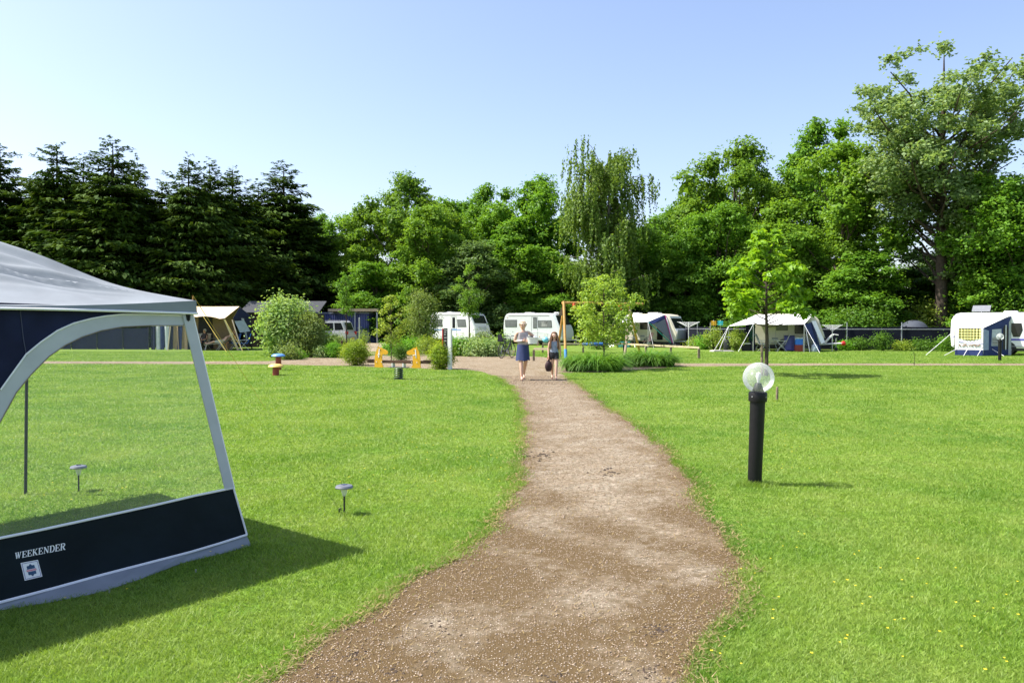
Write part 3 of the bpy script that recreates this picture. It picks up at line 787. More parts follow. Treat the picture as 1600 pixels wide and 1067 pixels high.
# lower navy panel
dark_panel = mat('dark_green_navy_canvas', (.006, .012, .016), .7, var=.25, scale=3, bump=.9, bscale=5, spec=.15)
top_e = [(363, 762), (304, 774), (240, 789), (180, 802), (120, 815), (60, 828), (0, 840)]
bot_e = [(0, 940), (80, 919), (160, 897), (230, 879), (296, 862), (340, 849), (384, 835)]
wall_part('lower_panel', [W(*p) for p in top_e] + [fromuv(LW, vp), fromuv(LW, vb)] + [W(*p) for p in bot_e], .006, dark_panel)
for e in (top_e + [None], list(reversed(bot_e)) + [None]):
    pts = [W(p[0], p[1], .013) for p in e[:-1]] + [fromuv(LW, vp if e[0] == top_e[0] else vb, .013)]
    MB().tube(pts, .008, 6).build('piping', piping, tent, smooth=True)
MB().tube([W(363, 762, .014), W(384, 835, .014)], .007, 6).build('piping', piping, tent, smooth=True)
# mud flap, sagging to the grass
flap = MB()
tp = [W(p[0], p[1], .004) for p in reversed(bot_e)] + [fromuv(LW, vb, .004)]
bt = [G(393, 853), G(345, 866), G(285, 880), G(225, 903), G(160, 925), (G(80, 941)), G(0, 954), None]
bt[-1] = G(0, 954) + UD * (LW - uv(0, 954)[0])
flap.add([p for p in tp] + [p + Vector((0, 0, .004)) for p in bt], [(i, i + 1, 8 + i + 1, 8 + i) for i in range(7)])
flap.build('mud_flap', shade_g, tent, solid=.003)
for (px, py) in ((165, 905), (300, 872)):
    q = W(px, py, .012); MB().tube([q, q + Vector((.015, -.03, -.09)), G(px + 6, py + 22)], .004, 5).build('peg_loop', rubber, tent)
    qq = G(px + 6, py + 22); MB().tube([qq + Vector((0, 0, -.05)), qq + Vector((.0, .0, .02))], .005, 5).build('peg', alu, tent)
# the plan of the tent and its roof
IN = Vector((-VD.x, -VD.y, 0)); 
ID = Vector((UD.y, -UD.x, 0)).normalized()
if ID.dot(Vector((-1, 1, 0))) < 0: ID = -ID       # level direction into the tent, square to the front wall
C4 = G(43, 770); C2 = C1 + UD * LW; C3 = C2 + ID * 3.05
lean = .34
inn = [(UD + ID), (-UD + ID), (-UD - ID), (UD - ID)]
Cs = [C1, C2, C3, C4]; zE = E1.z
e_in = (E1 - C1); lu, li = Vector((e_in.x, e_in.y, 0)).dot(UD), Vector((e_in.x, e_in.y, 0)).dot(ID)
Es = [C1 + UD * lu + ID * li, C2 - UD * lu + ID * li, C3 - UD * lu - ID * li, C4 + UD * lu - ID * li]
Es[3] = C4 + Vector((.05, -.02, 0))
for e in Es: e.z = zE
PK = (Es[0] + Es[1] + Es[2] + Es[3]) / 4; PK.z = 2.33
roof = MB(); rr = random.Random(3)
def roofpt(A, B, s, t):
    lo = A.lerp(B, s); q = lo.lerp(PK, t)
    k = t ** 1.28; z = (zE + .085) + (PK.z - zE - .085) * k
    sag = math.sin(s * PI) * (1 - t) * .115
    wr = .022 * math.sin(9 * t + 30 * abs(s - .5)) * (t * (1 - t) * 4) * (.3 + abs(s - .5) * 1.6) + .006 * math.sin(31 * s + 7 * t) * (1 - t) * t * 3
    for s0 in (s, 1 - s):                     # tension folds fanning out from the corners
        a_, r_ = math.atan2(t * 1.5, s0 * 2.6 * (1 - t) + .02), math.hypot(t * 1.5, s0 * 2.6)
        wr += .026 * math.sin(a_ * 30) * min(1, r_ / .25) * math.exp(-((r_ - .95) / .6) ** 2) * math.exp(-((a_ - .95) / .30) ** 2)
    return Vector((q.x, q.y, z - sag * .5 + wr))
for i in range(4):
    A, B = Es[i], Es[(i + 1) % 4]
    c = (A + B) / 2; outw = Vector((c.x - PK.x, c.y - PK.y, 0)).normalized() * .03
    d_ = (B - A).normalized() * .03
    A2, B2 = A + outw - d_, B + outw + d_
    rp = MB().grid(lambda s, t: roofpt(A2, B2, s, t), 90, 60).build('roof_panel', shade_g, tent, smooth=True)
    def val(s, t):
        a = roofpt(A2, B2, s, 0); lo = A2.lerp(B2, s); zb = zE - .004 + .015 * math.sin(s * PI)
        return Vector((a.x, a.y, a.z + (zb - a.z) * t)) + outw * .25 * t
    MB().grid(val, 40, 3).build('valance', shade_g, tent, smooth=True)
    MB().tube([val(s / 30, 1.0) + outw * .05 for s in range(31)], .008, 6).build('piping', piping, tent, smooth=True)
for i, (c, e) in enumerate(zip(Cs, Es)):
    off = Vector((PK.x - c.x, PK.y - c.y, 0)).normalized() * .05
    MB().tube([c + off + Vector((0, 0, -.02)), e + off + Vector((0, 0, .05))], .014, 8).build('leg', galv if i != 3 else steel_d, tent, smooth=True)
    MB().tube([e.lerp(PK, t_ / 8).xy.to_3d() + Vector((0, 0, zE + .085 + (PK.z - zE - .085) * (t_ / 8) ** 1.28 - .05)) + off * (1 - t_ / 8) for t_ in range(9)], .010, 6).build('roof_pole', steel_d, tent, smooth=True)
# black corner cap and peak cap
MB().box(-.035, .035, -.03, .03, -.045, .03, Matrix.Translation(P(290, 492, 5.40))).build('corner_bracket', black_pl, tent, bevel=.006)
MB().lathe([(.0, .03), (.03, .02), (.045, -.02)], 12, PK + Vector((0, 0, .02))).build('peak_cap', black_pl, tent, smooth=True)
q = Es[0] + Vector((.02, 0, .09)); MB().tube([q, q + Vector((0, 0, .025))], .004, 6).build('pole_spike', wood_y, tent)
tubeobj('guy_rope', [q + Vector((0, 0, .03)), G(415, 640) + Vector((0, 0, .02))], .0025, mat('orange_cord', (.55, .33, .05), .7), tent, 5)
# lettering: serif slanted capitals, stroke by stroke on the lower panel
def stroke(a, b, wd):
    a, b = Vector(a), Vector(b); d = (b - a).normalized(); s = Vector((-d.y, d.x)) * wd / 2
    return [a + s, a - s, b - s, b + s]
def hs(x0, x1, y, h): return [Vector((x0, y - h / 2)), Vector((x0, y + h / 2)), Vector((x1, y + h / 2)), Vector((x1, y - h / 2))]
TH, TN = .20, .085
def let(ch):
    q = []
    if ch == 'W':
        q = [stroke((.12, .97), (.32, .03), TH * .9), stroke((.32, .03), (.52, .9), TN), stroke((.5, .97), (.70, .03), TH * .9), stroke((.70, .03), (.92, .97), TN), hs(0, .26, .965, .07), hs(.38, .62, .965, .07), hs(.8, 1.05, .965, .07)]; w_ = 1.12
    elif ch == 'E':
        q = [stroke((.16, .03), (.16, .97), TH), hs(0, .68, .96, .08), hs(.2, .5, .5, .08), hs(0, .72, .04, .08), stroke((.66, .97), (.66, .72), TN), stroke((.70, .03), (.70, .3), TN), stroke((.48, .62), (.48, .38), TN * .9)]; w_ = .80
    elif ch == 'K':
        q = [stroke((.16, .03), (.16, .97), TH), hs(0, .32, .96, .07), hs(0, .32, .04, .07), stroke((.2, .4), (.68, .95), TN), stroke((.36, .55), (.72, .05), TH * .95), hs(.52, .82, .96, .07), hs(.55, .90, .04, .07)]; w_ = .92
    elif ch == 'N':
        q = [stroke((.14, .03), (.14, .97), TN), stroke((.14, .95), (.74, .05), TH), stroke((.74, .03), (.74, .97), TN), hs(0, .24, .96, .07), hs(0, .28, .04, .07), hs(.6, .88, .96, .07)]; w_ = .94
    elif ch in 'DR':
        q = [stroke((.16, .03), (.16, .97), TH), hs(0, .45, .96, .075), hs(0, .32 if ch == 'R' else .45, .04, .075)]
        yc, ry, rx = (.5, .46, .36) if ch == 'D' else (.74, .22, .30)
        pv = None
        for i in range(9):
            a = -PI / 2 + PI * i / 8; c_ = (.40 + rx * math.cos(a), yc + ry * math.sin(a))
            if pv: q.append(stroke(pv, c_, TH * (.5 + .45 * math.cos(a))))
            pv = c_
        if ch == 'R': q += [hs(.2, .45, .52, .07), stroke((.42, .5), (.68, .05), TH * .9), hs(.6, .86, .04, .075)]
        w_ = .86
    return q, w_
word = 'WEEKENDER'; qs = []; x_ = 0
for ch in word:
    ql, w_ = let(ch); qs += [[(p.x + x_ + p.y * .22, p.y) for p in s] for s in ql]; x_ += w_ + .06
x_ += .1
BL, BR, TLp, TRp = (22.2, 873), (102.5, 858), (20.5, 863.5), (101, 847.5)
lt = MB()
for k, s in enumerate(qs):
    pts = []
    for (a, b) in s:
        a /= x_
        lo = (BL[0] + (BR[0] - BL[0]) * a, BL[1] + (BR[1] - BL[1]) * a); hi = (TLp[0] + (TRp[0] - TLp[0]) * a, TLp[1] + (TRp[1] - TLp[1]) * a)
        pts.append(W(lo[0] + (hi[0] - lo[0]) * b, lo[1] + (hi[1] - lo[1]) * b, .0096 + .00004 * (k % 12)))
    lt.slab(pts, WN * .0006)
lt.build('lettering', piping, tent)
# badge
def bq(a, b, off):           # a,b in 0..1 on the badge
    T = ((31, 879), (58, 874)); B_ = ((37.5, 906.5), (65, 900))
    x0 = T[0][0] + (T[1][0] - T[0][0]) * a; y0 = T[0][1] + (T[1][1] - T[0][1]) * a
    x1 = B_[0][0] + (B_[1][0] - B_[0][0]) * a; y1 = B_[0][1] + (B_[1][1] - B_[0][1]) * a
    return W(x0 + (x1 - x0) * b, y0 + (y1 - y0) * b, off)
bd = MB().slab([bq(0, 0, .0095), bq(1, 0, .0095), bq(1, 1, .0095), bq(0, 1, .0095)], WN * .001).build('badge', piping, tent)
ink = mat('badge_ink', (.02, .07, .16), .6, var=.3, scale=60); inkr = mat('badge_red', (.62, .03, .10), .6)
b2 = MB()
for (a0, b0, a1, b1) in ((.05, .05, .95, .075), (.05, .925, .95, .95), (.05, .05, .075, .95), (.925, .05, .95, .95)):
    b2.slab([bq(a0, b0, .0107), bq(a1, b0, .0107), bq(a1, b1, .0107), bq(a0, b1, .0107)], WN * .0006)
b2.build('badge_border', mat('badge_line', (.10, .06, .25), .6), bd)
star = []
for i in range(32):
    a = i * PI / 16; rr_ = (.35 if i % 4 == 0 else .27 if i % 4 == 2 else .31)
    star.append(bq(.5 + math.sin(a) * rr_ * .88, .5 - math.cos(a) * rr_ * 1.02, .0107))
MB().slab(star, WN * .0008).build('emblem', ink, bd)
b3 = MB().slab([bq(.2, .44, .0117), bq(.8, .44, .0117), bq(.8, .57, .0117), bq(.2, .57, .0117)], WN * .0005).build('emblem_band', piping, bd)
b4 = MB()
for i in range(9):
    a = .22 + i * .063; b4.slab([bq(a, .465, .0124), bq(a + .048, .465, .0124), bq(a + .044, .55, .0124), bq(a + .004, .55, .0124)], WN * .0004)
b4.build('band_marks', inkr, bd)

# ================================================================== LAMPS AND SMALL THINGS ON THE LAWN
def solar_light(px, py, label, s=1.0):
    g = G(px, py); t = thing('solar_light', label, 'garden light', g, 0, 'small solar lights by the tent')
    MB().tube([(0, 0, -.03), (0, 0, .155 * s)], .0075, 8).build('stake', steel_d, t, smooth=True)
    MB().lathe([(.012, .15 * s), (.030, .205 * s), (.030, .210 * s)], 16).build('lens', film('solar_lens', (.85, .85, .8), amount=.55, rough=.2), t, smooth=True)
    MB().lathe([(.036, .2105 * s), (.071, .215 * s), (.074, .222 * s), (.066, .236 * s), (.036, .244 * s), (.0, .245 * s)], 24).build('cap', mat('solar_cap_grey', (.22, .23, .25), .4, metal=.5), t, smooth=True)
    MB().lathe([(.028, .2452 * s), (.028, .2475 * s), (0, .2475 * s)], 4).build('solar_cell', mat('solar_cell', (.02, .025, .06), .2), t)
    return t
solar_light(538, 803, 'small solar garden light with grey mushroom cap standing in open grass')
solar_light(123, 767, 'small solar garden light seen through the clear tent window')
g = G(530, 803); t = thing('ground_peg', 'tiny dark peg beside the open grass solar light', 'peg', g)
MB().tube([(0, 0, -.03), (0, 0, .045)], .006, 6).build('shaft', steel_d, t); MB().tube([(0, 0, .045), (.012, 0, .05), (.016, 0, .03)], .005, 6).build('hook', steel_d, t)
def bollard(px, py, label, lean):
    g = G(px, py); t = thing('globe_bollard', label, 'lamp', g, 0, 'black globe bollard lamps'); t.rotation_euler = (R(.5), R(lean), 0)
    MB().lathe([(.062, -.04), (.066, .0), (.069, .45), (.072, .80), (.072, .815)], 28).build('post', black_pl, t, smooth=True)
    MB().lathe([(.0725, .81), (.086, .812), (.088, .82), (.088, .895), (.084, .903), (.05, .904), (.0, .904)], 28).build('collar', black_pl, t, smooth=True)
    for a_ in (.6, 2.2, 3.8, 5.4): MB().lathe([(0, .0), (.006, .001), (.006, .005), (0, .006)], 8).build('bolt', galv, t).matrix_local = Matrix.Rotation(a_, 4, 'Z') @ Matrix.Translation((.0878, 0, .86)) @ Matrix.Rotation(PI / 2, 4, 'Y')
    MB().lathe([(.055, .9045), (.054, .92), (.034, .975), (.026, .990), (.0, .992)], 20).build('lamp_holder', mat('lamp_holder_grey', (.035, .037, .04), .45), t, smooth=True)
    MB().lathe([(.012, .9925), (.016, 1.02), (.028, 1.055), (.022, 1.085), (.0, 1.095)], 14).build('bulb', mat('frosted_bulb', (.8, .8, .78), .25), t, smooth=True)
    Rg = .148; zc = .904 + math.sqrt(Rg * Rg - .055 ** 2)
    pf = [(Rg * math.sin(a), zc - Rg * math.cos(a)) for a in np.linspace(.385, PI, 22)]; pf[-1] = (0, zc + Rg)
    MB().lathe(pf, 40).build('globe', globe_m, t, smooth=True)
    return t
globe_m = film('ribbed_clear_globe', (.86, .88, .87), amount=.20, rough=.22, spec_fac=.55, ribs=34)
bollard(1179, 757, 'black bollard lamp with large clear globe on the near right lawn', 1.6)
bollard(1562, 563, 'distant black bollard lamp in front of the plaid curtained awning', 0)
g = G(1214, 626); t = thing('wooden_stake', 'short grey wooden stake in the lawn behind the globe lamp', 'stake', g)
MB().tube([(0, 0, -.05), (.004, 0, .27)], [.028, .026], 10).build('shaft', wood_d, t, smooth=True); MB().lathe([(.026, .27), (.018, .285), (0, .287)], 10, (.004, 0, 0)).build('tip', wood_d, t)
# mushroom stools
for (px, py, h, rc_, m_, lb) in ((435, 578, .57, .235, mat('blue_paint', (.10, .26, .62), .45, var=.1), 'taller wooden mushroom stool with blue cap and red stem'),
                                 (431, 586.5, .36, .235, mat('yellow_ochre_paint', (.72, .48, .13), .5, var=.1), 'shorter wooden mushroom stool with yellow cap and red stem')):
    g = G(px, py); t = thing('mushroom_stool', lb, 'stool', g, 0, 'mushroom stools')
    MB().lathe([(.098, -.03), (.098, h * .4), (.094, h - .10)], 20).build('stem', mat('red_brown_paint', (.30, .045, .025), .6, var=.2), t, smooth=True)
    MB().lathe([(.09, h - .099), (rc_ * .93, h - .105), (rc_, h - .09), (rc_ * .9, h - .045), (rc_ * .55, h - .01), (0, h)], 28).build('cap', m_, t, smooth=True)
# spring see-saw with two horses
g = G(623, 592.5); t = thing('spring_seesaw', 'playground spring seesaw with two yellow horse heads on a brown beam', 'seesaw', g, R(-17))
helix = [(math.cos(a) * .12, math.sin(a) * .12, .015 + .30 * a / (2 * PI * 5)) for a in np.linspace(0, 2 * PI * 5, 80)]
MB().tube(helix, .017, 7).build('spring', mat('green_black_steel', (.018, .04, .038), .4, metal=.2), t, smooth=True)
MB().lathe([(.16, -.02), (.16, .012), (0, .013)], 20).build('ground_plate', steel_d, t)
boxobj('top_plate', -.30, .30, -.09, .09, .332, .352, mat('grey_plate', (.16, .15, .15), .5), t, .004)
for x in (-.17, .17): boxobj('bracket', x - .02, x + .02, -.085, .085, .3525, .459, mat('white_bracket', (.7, .7, .68), .5), t, .004)
boxobj('beam', -.97, .97, -.07, .07, .46, .54, wood_b, t, .01)
yel = mat('yellow_board', (.78, .40, .012), .45, var=.08)
HP = [(-.17, .34), (-.165, .50), (-.155, .66), (-.12, .80), (-.075, .88), (-.05, .955), (-.015, .90), (.05, .905), (.12, .86), (.20, .83), (.25, .80), (.262, .755), (.235, .715), (.17, .70), (.10, .715), (.075, .68), (.07, .56), (.075, .42), (.12, .35), (.02, .33)]
for (xc, sgn) in ((-.55, 1), (.55, -1)):
    for yy in (-.0945,):
        h_ = MB().slab([(xc + sgn * x, yy, z) for (x, z) in HP], (0, .022, 0)).build('horse_head', yel, t, bevel=.003)
        MB().slab([(xc + sgn * x, yy - .006, z) for (x, z) in [(-.05, .62), (-.02, .62), (.0, .86), (-.025, .87)]], (0, .0055, 0)).build('bridle', piping, h_)
        MB().lathe([(.0, 0), (.012, .001), (.012, .006), (0, .007)], 10, (0, 0, 0)).build('eye', black_pl, h_).matrix_local = Matrix.Translation((xc + sgn * .03, yy - .001, .83)) @ Matrix.Rotation(PI / 2, 4, 'X')
    boxobj('seat', xc - sgn * .36 - .12, xc - sgn * .36 + .12, -.10, .10, .5405, .56, wood_b, t, .01)
    tubeobj('handle', [(xc, -.22, .70), (xc, .18, .70)], .013, piping, t, 8)
    for (bx, bz) in ((xc - .10, .465), (xc + .06, .465)):
        MB().lathe([(0, 0), (.014, .001), (.014, .010), (0, .012)], 8).build('bolt', piping, t).matrix_local = Matrix.Translation((bx, -.096, bz + .03)) @ Matrix.Rotation(PI / 2, 4, 'X')
# white post with a dark notice board fixed to it
g = G(703, 577.5); t = thing('notice_post', 'white square post with narrow dark red edged board at the path', 'sign', g, R(-22))
boxobj('post', -.072, .072, -.05, .05, -.05, 1.43, white_pl, t, .012)
b_ = boxobj('board', -.245, -.074, -.035, .035, .72, 1.44, mat('board_dark', (.018, .02, .022), .4), t, .02)
boxobj('red_edge', -.292, -.247, -.036, .036, .71, 1.43, mat('board_red', (.50, .015, .02), .45), t, .012)
for i, z in enumerate((1.36, 1.29, 1.21, 1.10, .99, .84, .79)):
    boxobj('text_line', -.205, -.10 - .02 * (i % 3), -.0385, -.0355, z, z + .028, mat('board_print', (.35, .35, .34), .6), b_)

# ================================================================== PEOPLE
def person_mesh(J, E, hands, feet_dir=None):
    """J: name -> ((x,y,z), radius or (rx,ry)); E: bones; one skin grown over them"""
    bm = bmesh.new(); ly = bm.verts.layers.skin.verify(); vs = {}
    for k, (p, rad) in J.items():
        v = bm.verts.new(p); vs[k] = v
        v[ly].radius = (rad, rad) if not isinstance(rad, tuple) else rad
    vs['pelvis'][ly].use_root = True
    for a, b in E: bm.edges.new((vs[a], vs[b]))
    me = bpy.data.meshes.new('body_skeleton'); bm.to_mesh(me); bm.free()
    o = bpy.data.objects.new('body_skeleton', me); COL.objects.link(o)
    s = o.modifiers.new('skin', 'SKIN'); s.use_smooth_shade = True
    o.modifiers.new('sub', 'SUBSURF').levels = 2
    dg = bpy.context.evaluated_depsgraph_get()
    out = bpy.data.meshes.new_from_object(o.evaluated_get(dg)); bpy.data.objects.remove(o)
    # fingers: five unequal bent tapered chains rooted in each palm
    mb = MB()
    for (wr, pm, th) in hands:
        wr, pm, th = Vector(wr), Vector(pm), Vector(th).normalized()
        d = (pm - wr).normalized(); sd = th - d * th.dot(d); sd.normalize(); nrm = d.cross(sd)
        for i, (o_, ln) in enumerate(((-.030, .058), (-.011, .074), (.010, .080), (.029, .072))):
            a = pm + sd * o_ + d * .012
            mb.tube([a, a + d * ln * .45 + nrm * .006, a + d * ln * .8 + nrm * .022, a + d * ln * .95 + nrm * .038], [.0095, .009, .008, .005], 6)
        a = wr + d * .03 + sd * .028
        mb.tube([a, a + sd * .025 + d * .02, a + sd * .034 + d * .052 + nrm * .01], [.0115, .010, .006], 6)
    bm = bmesh.new(); bm.from_mesh(out)
    t2 = bpy.data.meshes.new('f'); t2.from_pydata(mb.v, [], mb.f); bm.from_mesh(t2)
    for f in bm.faces: f.smooth = True
    bm.to_mesh(out); bm.free(); bpy.data.meshes.remove(t2)
    return out
def garment(name, body, pred, off, m, parent):
    """cloth cut from the body surface: the faces that pass the test, moved outwards"""
    bm = bmesh.new(); bm.from_mesh(body)
    bmesh.ops.recalc_face_normals(bm, faces=bm.faces[:]); bm.normal_update()
    dl = [f for f in bm.faces if not pred(f.calc_center_median())]
    nr = {v: v.normal.copy() for v in bm.verts}
    for v, n_ in nr.items(): v.co += n_ * off
    bmesh.ops.delete(bm, geom=dl, context='FACES')
    me = bpy.data.meshes.new(name); bm.to_mesh(me); bm.free()
    return link(name, me, parent, m)
BONES = [('pelvis', 'belly'), ('belly', 'chest'), ('chest', 'neck'), ('neck', 'jaw'), ('jaw', 'head'), ('head', 'crown'), ('jaw', 'nose'),
         ('chest', 'shR'), ('shR', 'elR'), ('elR', 'wrR'), ('wrR', 'haR'), ('chest', 'shL'), ('shL', 'elL'), ('elL', 'wrL'), ('wrL', 'haL'),
         ('pelvis', 'hiR'), ('hiR', 'knR'), ('knR', 'caR'), ('caR', 'anR'), ('anR', 'toR'), ('pelvis', 'hiL'), ('hiL', 'knL'), ('knL', 'caL'), ('caL', 'anL'), ('anL', 'toL')]
def joints(**k):
    return k
def head_parts(root, hc, hr, hairm, back_dir=(0, 1, 0), brow=True, hair='short', long_to=None, skm=None):
    """eyes, mouth, ears on a head whose centre is hc looking along -back_dir"""
    b = Vector(back_dir).normalized(); sd = Vector((0, 0, 1)).cross(b).normalized(); up = Vector((0, 0, 1)); hc = Vector(hc)
    for s in (-1, 1):
        e = hc - b * (hr * .93) + sd * s * hr * .36 + up * hr * .08
        MB().lathe([(0, .004), (hr * .10, .003), (hr * .14, 0), (hr * .10, -.003), (0, -.004)], 8, e).build('eye', mat('eye_dark', (.03, .025, .02), .3), root)
        ea = hc + sd * s * hr * .92
        MB().lathe([(0, -hr * .22), (hr * .11, -hr * .12), (hr * .13, hr * .08), (0, hr * .22)], 7, ea).build('ear', skm or skin_m, root, smooth=True)
    mo = hc - b * hr * .92 - up * hr * .52
    MB().tube([mo - sd * hr * .25, mo - b * .004, mo + sd * hr * .25], [.003, .006, .003], 6).build('mouth', mat('lip', (.42, .13, .11), .5), root, smooth=True)
    n_ = 22; mb = MB()
    rows = 12
    def hp(u, v):
        a = u * 2 * PI; ph = v * PI * .78
        d = sd * math.sin(a) * math.sin(ph) + b * math.cos(a) * math.sin(ph) + up * math.cos(ph)
        front = -d.dot(b)
        rad = hr * (1.13 + .05 * math.sin(9 * a + 3 * ph))
        if front > .35 and ph > PI * .30: rad = hr * .75         # tucked under the face
        return hc + d * rad * 1.0 + up * hr * .06 + b * .01
    mb.grid(hp, n_, rows)
    if long_to:
        for k in range(46):
            a = -PI * .72 + k / 45 * PI * 1.44
            d = sd * math.sin(a) + b * math.cos(a)
            st = hc + d * hr * 1.02 - up * hr * .1
            ln = long_to * random.uniform(.75, 1.05)
            mb.tube([st, st + d * .03 - up * ln * .35 + b * .02, st + d * .045 - up * ln * .7 + b * .015, st + d * .03 - up * ln], [.022, .024, .018, .004], 5)
    return mb.build('hair', hairm, root, smooth=True)
# --- the woman
wg = G(817, 594); wo_ = thing('person', 'woman in grey vest and navy skirt carrying a white tub on the path', 'person', wg, R(8))
JW = joints(pelvis=((0, 0, .93), (.155, .115)), belly=((0, 0, 1.08), (.125, .10)), chest=((0, .01, 1.27), (.135, .105)), neck=((0, .015, 1.42), .05), jaw=((0, .0, 1.50), (.062, .07)), head=((0, .0, 1.575), (.083, .098)), crown=((0, .01, 1.645), (.05, .06)), nose=((0, -.108, 1.545), .013),
    shR=((-.165, .015, 1.345), .056), elR=((-.235, .03, 1.09), .040), wrR=((-.03, -.16, 1.11), .026), haR=((.04, -.185, 1.115), (.034, .018)),
    shL=((.165, .015, 1.345), .056), elL=((.36, .04, 1.19), .040), wrL=((.415, -.12, 1.06), .026), haL=((.40, -.185, 1.03), (.034, .018)),
    hiR=((-.085, 0, .84), .098), knR=((-.07, -.14, .49), .058), caR=((-.065, -.17, .34), .056), anR=((-.06, -.20, .085), .036), toR=((-.075, -.35, .04), .032),
    hiL=((.085, 0, .84), .098), knL=((.08, .02, .485), .058), caL=((.075, .16, .37), .056), anL=((.07, .30, .15), .036), toL=((.07, .20, .035), .032))
bme = person_mesh(JW, BONES, [((-.03, -.16, 1.11), (.04, -.185, 1.115), (0, 0, 1)), ((.415, -.12, 1.06), (.40, -.185, 1.03), (0, -.2, 1))])
link('body', bme, wo_, skin_m)
garment('vest', bme, lambda c: .93 < c.z < 1.345 and abs(c.x) < .175 and abs(c.y) < .17 and not (abs(c.x) > .135 and c.z > 1.27), .011, mat('grey_pink_vest', (.40, .35, .36), .8, var=.2, scale=9), wo_)
sk = MB(); n_ = 32
def skirt(u, v):
    a = u * 2 * PI; r_ = 1 + .03 * math.sin(7 * a) * v
    return Vector((math.cos(a) * (.165 + .035 * v) * r_, math.sin(a) * (.135 + .085 * v) * r_ - .01, 1.0 - .44 * v + .012 * math.sin(5 * a) * v))
sk.grid(skirt, n_, 8); sk.build('skirt', mat('navy_skirt', (.022, .035, .11), .8, var=.15), wo_, smooth=True)
head_parts(wo_, (0, .0, 1.565), .095, mat('blond_hair', (.62, .50, .34), .6, var=.3, scale=40))
band = MB().tube([(math.cos(a) * .104, math.sin(a) * .113 + .005, 1.612 + .022 * math.sin(a)) for a in np.linspace(0, 2 * PI, 20)[:-1]], .010, 6, closed=True).build('headband', mat('pale_scarf', (.75, .66, .58), .7), wo_, smooth=True)
for sx, yy, zz in ((-.07, -.27, 0), (.07, .23, .004)):
    MB().slab([(sx + math.cos(a) * .045, yy + math.sin(a) * .125, zz) for a in np.linspace(0, 2 * PI, 14)[:-1]], (0, 0, .016)).build('sandal', mat('sandal_brown', (.06, .035, .025), .6), wo_)
tb = thing('washing_tub', 'white plastic tub with dark item held under the woman\'s arm', 'tub', wg + Vector((.27, -.17, 1.03)), R(8))
mb = MB()
for k, (s, z) in enumerate(((.82, 0), (1.0, .17), (1.06, .172), (1.04, .18), (.97, .178), (.80, .012))):
    mb.v += [(math.cos(a) * .165 * s, math.sin(a) * .125 * s, z) for a in np.linspace(0, 2 * PI, 25)[:-1]]
for k in range(5):
    for j in range(24): mb.f.append((k * 24 + j, k * 24 + (j + 1) % 24, (k + 1) * 24 + (j + 1) % 24, (k + 1) * 24 + j)); mb.mi.append(0)
mb.f += [tuple(range(23, -1, -1)), tuple(range(120, 144))]; mb.mi += [0, 0]
mb.build('bowl', white_pl, tb, smooth=True)
MB().lathe([(.0, .06), (.055, .07), (.07, .13), (.06, .20), (.035, .225), (0, .23)], 14, (-.05, 0, 0)).build('dark_pot', rubber, tb, smooth=True)
MB().lathe([(.03, .05), (.04, .21), (.036, .22), (0, .215)], 14, (.07, .01, 0)).build('cup', piping, tb, smooth=True)
# --- the girl
gg = G(866, 593); go = thing('person', 'girl with long brown hair in denim top and black shorts carrying a dark bag', 'person', gg, R(-3))
JG = joints(pelvis=((0, 0, .76), (.115, .09)), belly=((0, 0, .88), (.095, .075)), chest=((0, .005, 1.02), (.105, .08)), neck=((0, .01, 1.14), .038), jaw=((0, -.005, 1.205), (.054, .06)), head=((0, 0, 1.27), (.073, .085)), crown=((0, .008, 1.335), (.045, .05)), nose=((0, -.092, 1.245), .011),
    shR=((-.125, .01, 1.08), .042), elR=((-.165, .02, .87), .031), wrR=((-.165, -.04, .69), .021), haR=((-.165, -.05, .625), (.018, .027)),
    shL=((.125, .01, 1.08), .042), elL=((.17, .04, .88), .031), wrL=((.175, .07, .70), .021), haL=((.172, .065, .635), (.018, .027)),
    hiR=((-.062, 0, .69), .076), knR=((-.06, .02, .40), .046), caR=((-.06, .08, .29), .044), anR=((-.055, .23, .13), .028), toR=((-.06, .16, .03), .026),
    hiL=((.062, 0, .69), .076), knL=((.06, -.10, .395), .046), caL=((.058, -.12, .28), .044), anL=((.055, -.15, .065), .028), toL=((.06, -.28, .03), .026))
gme = person_mesh(JG, BONES, [((-.165, -.04, .69), (-.165, -.05, .625), (0, -1, 0)), ((.175, .07, .70), (.172, .065, .635), (0, -1, 0))])
link('body', gme, go, skin_m)
garment('top', gme, lambda c: .72 < c.z < 1.09 and abs(c.x) < .135 and abs(c.y) < .14 and not (abs(c.x) > .105 and c.z > 1.02), .012, mat('denim_grey_top', (.22, .27, .35), .8, var=.25, scale=12), go)
garment('shorts', gme, lambda c: .585 < c.z < .775 and abs(c.x) < .15, .016, mat('black_shorts', (.015, .016, .02), .8), go)
head_parts(go, (0, 0, 1.265), .084, mat('brown_hair', (.16, .075, .035), .55, var=.35, scale=40), long_to=.42)
for sx, yy, zz in ((-.058, .19, 0), (.058, -.21, 0)):
    MB().slab([(sx + math.cos(a) * .038, yy + math.sin(a) * .108, zz) for a in np.linspace(0, 2 * PI, 14)[:-1]], (0, 0, .013)).build('sandal', mat('sandal_red', (.12, .03, .03), .6), go)
bg_ = thing('carrier_bag', 'dark maroon bag hanging from the girl\'s hand', 'bag', gg + Vector((-.165, -.06, .24)), 0)
def bagf(u, v):
    a = u * 2 * PI; wv = (.15 + .85 * math.sin(min(1, v * 1.15 + .08) * PI) ** .6)
    return Vector((math.cos(a) * .105 * wv, math.sin(a) * .05 * wv, v * .38 + .01 * math.sin(3 * a)))
MB().grid(bagf, 18, 10).build('sack', mat('maroon_cloth', (.035, .012, .016), .7, var=.4, scale=9), bg_, smooth=True)
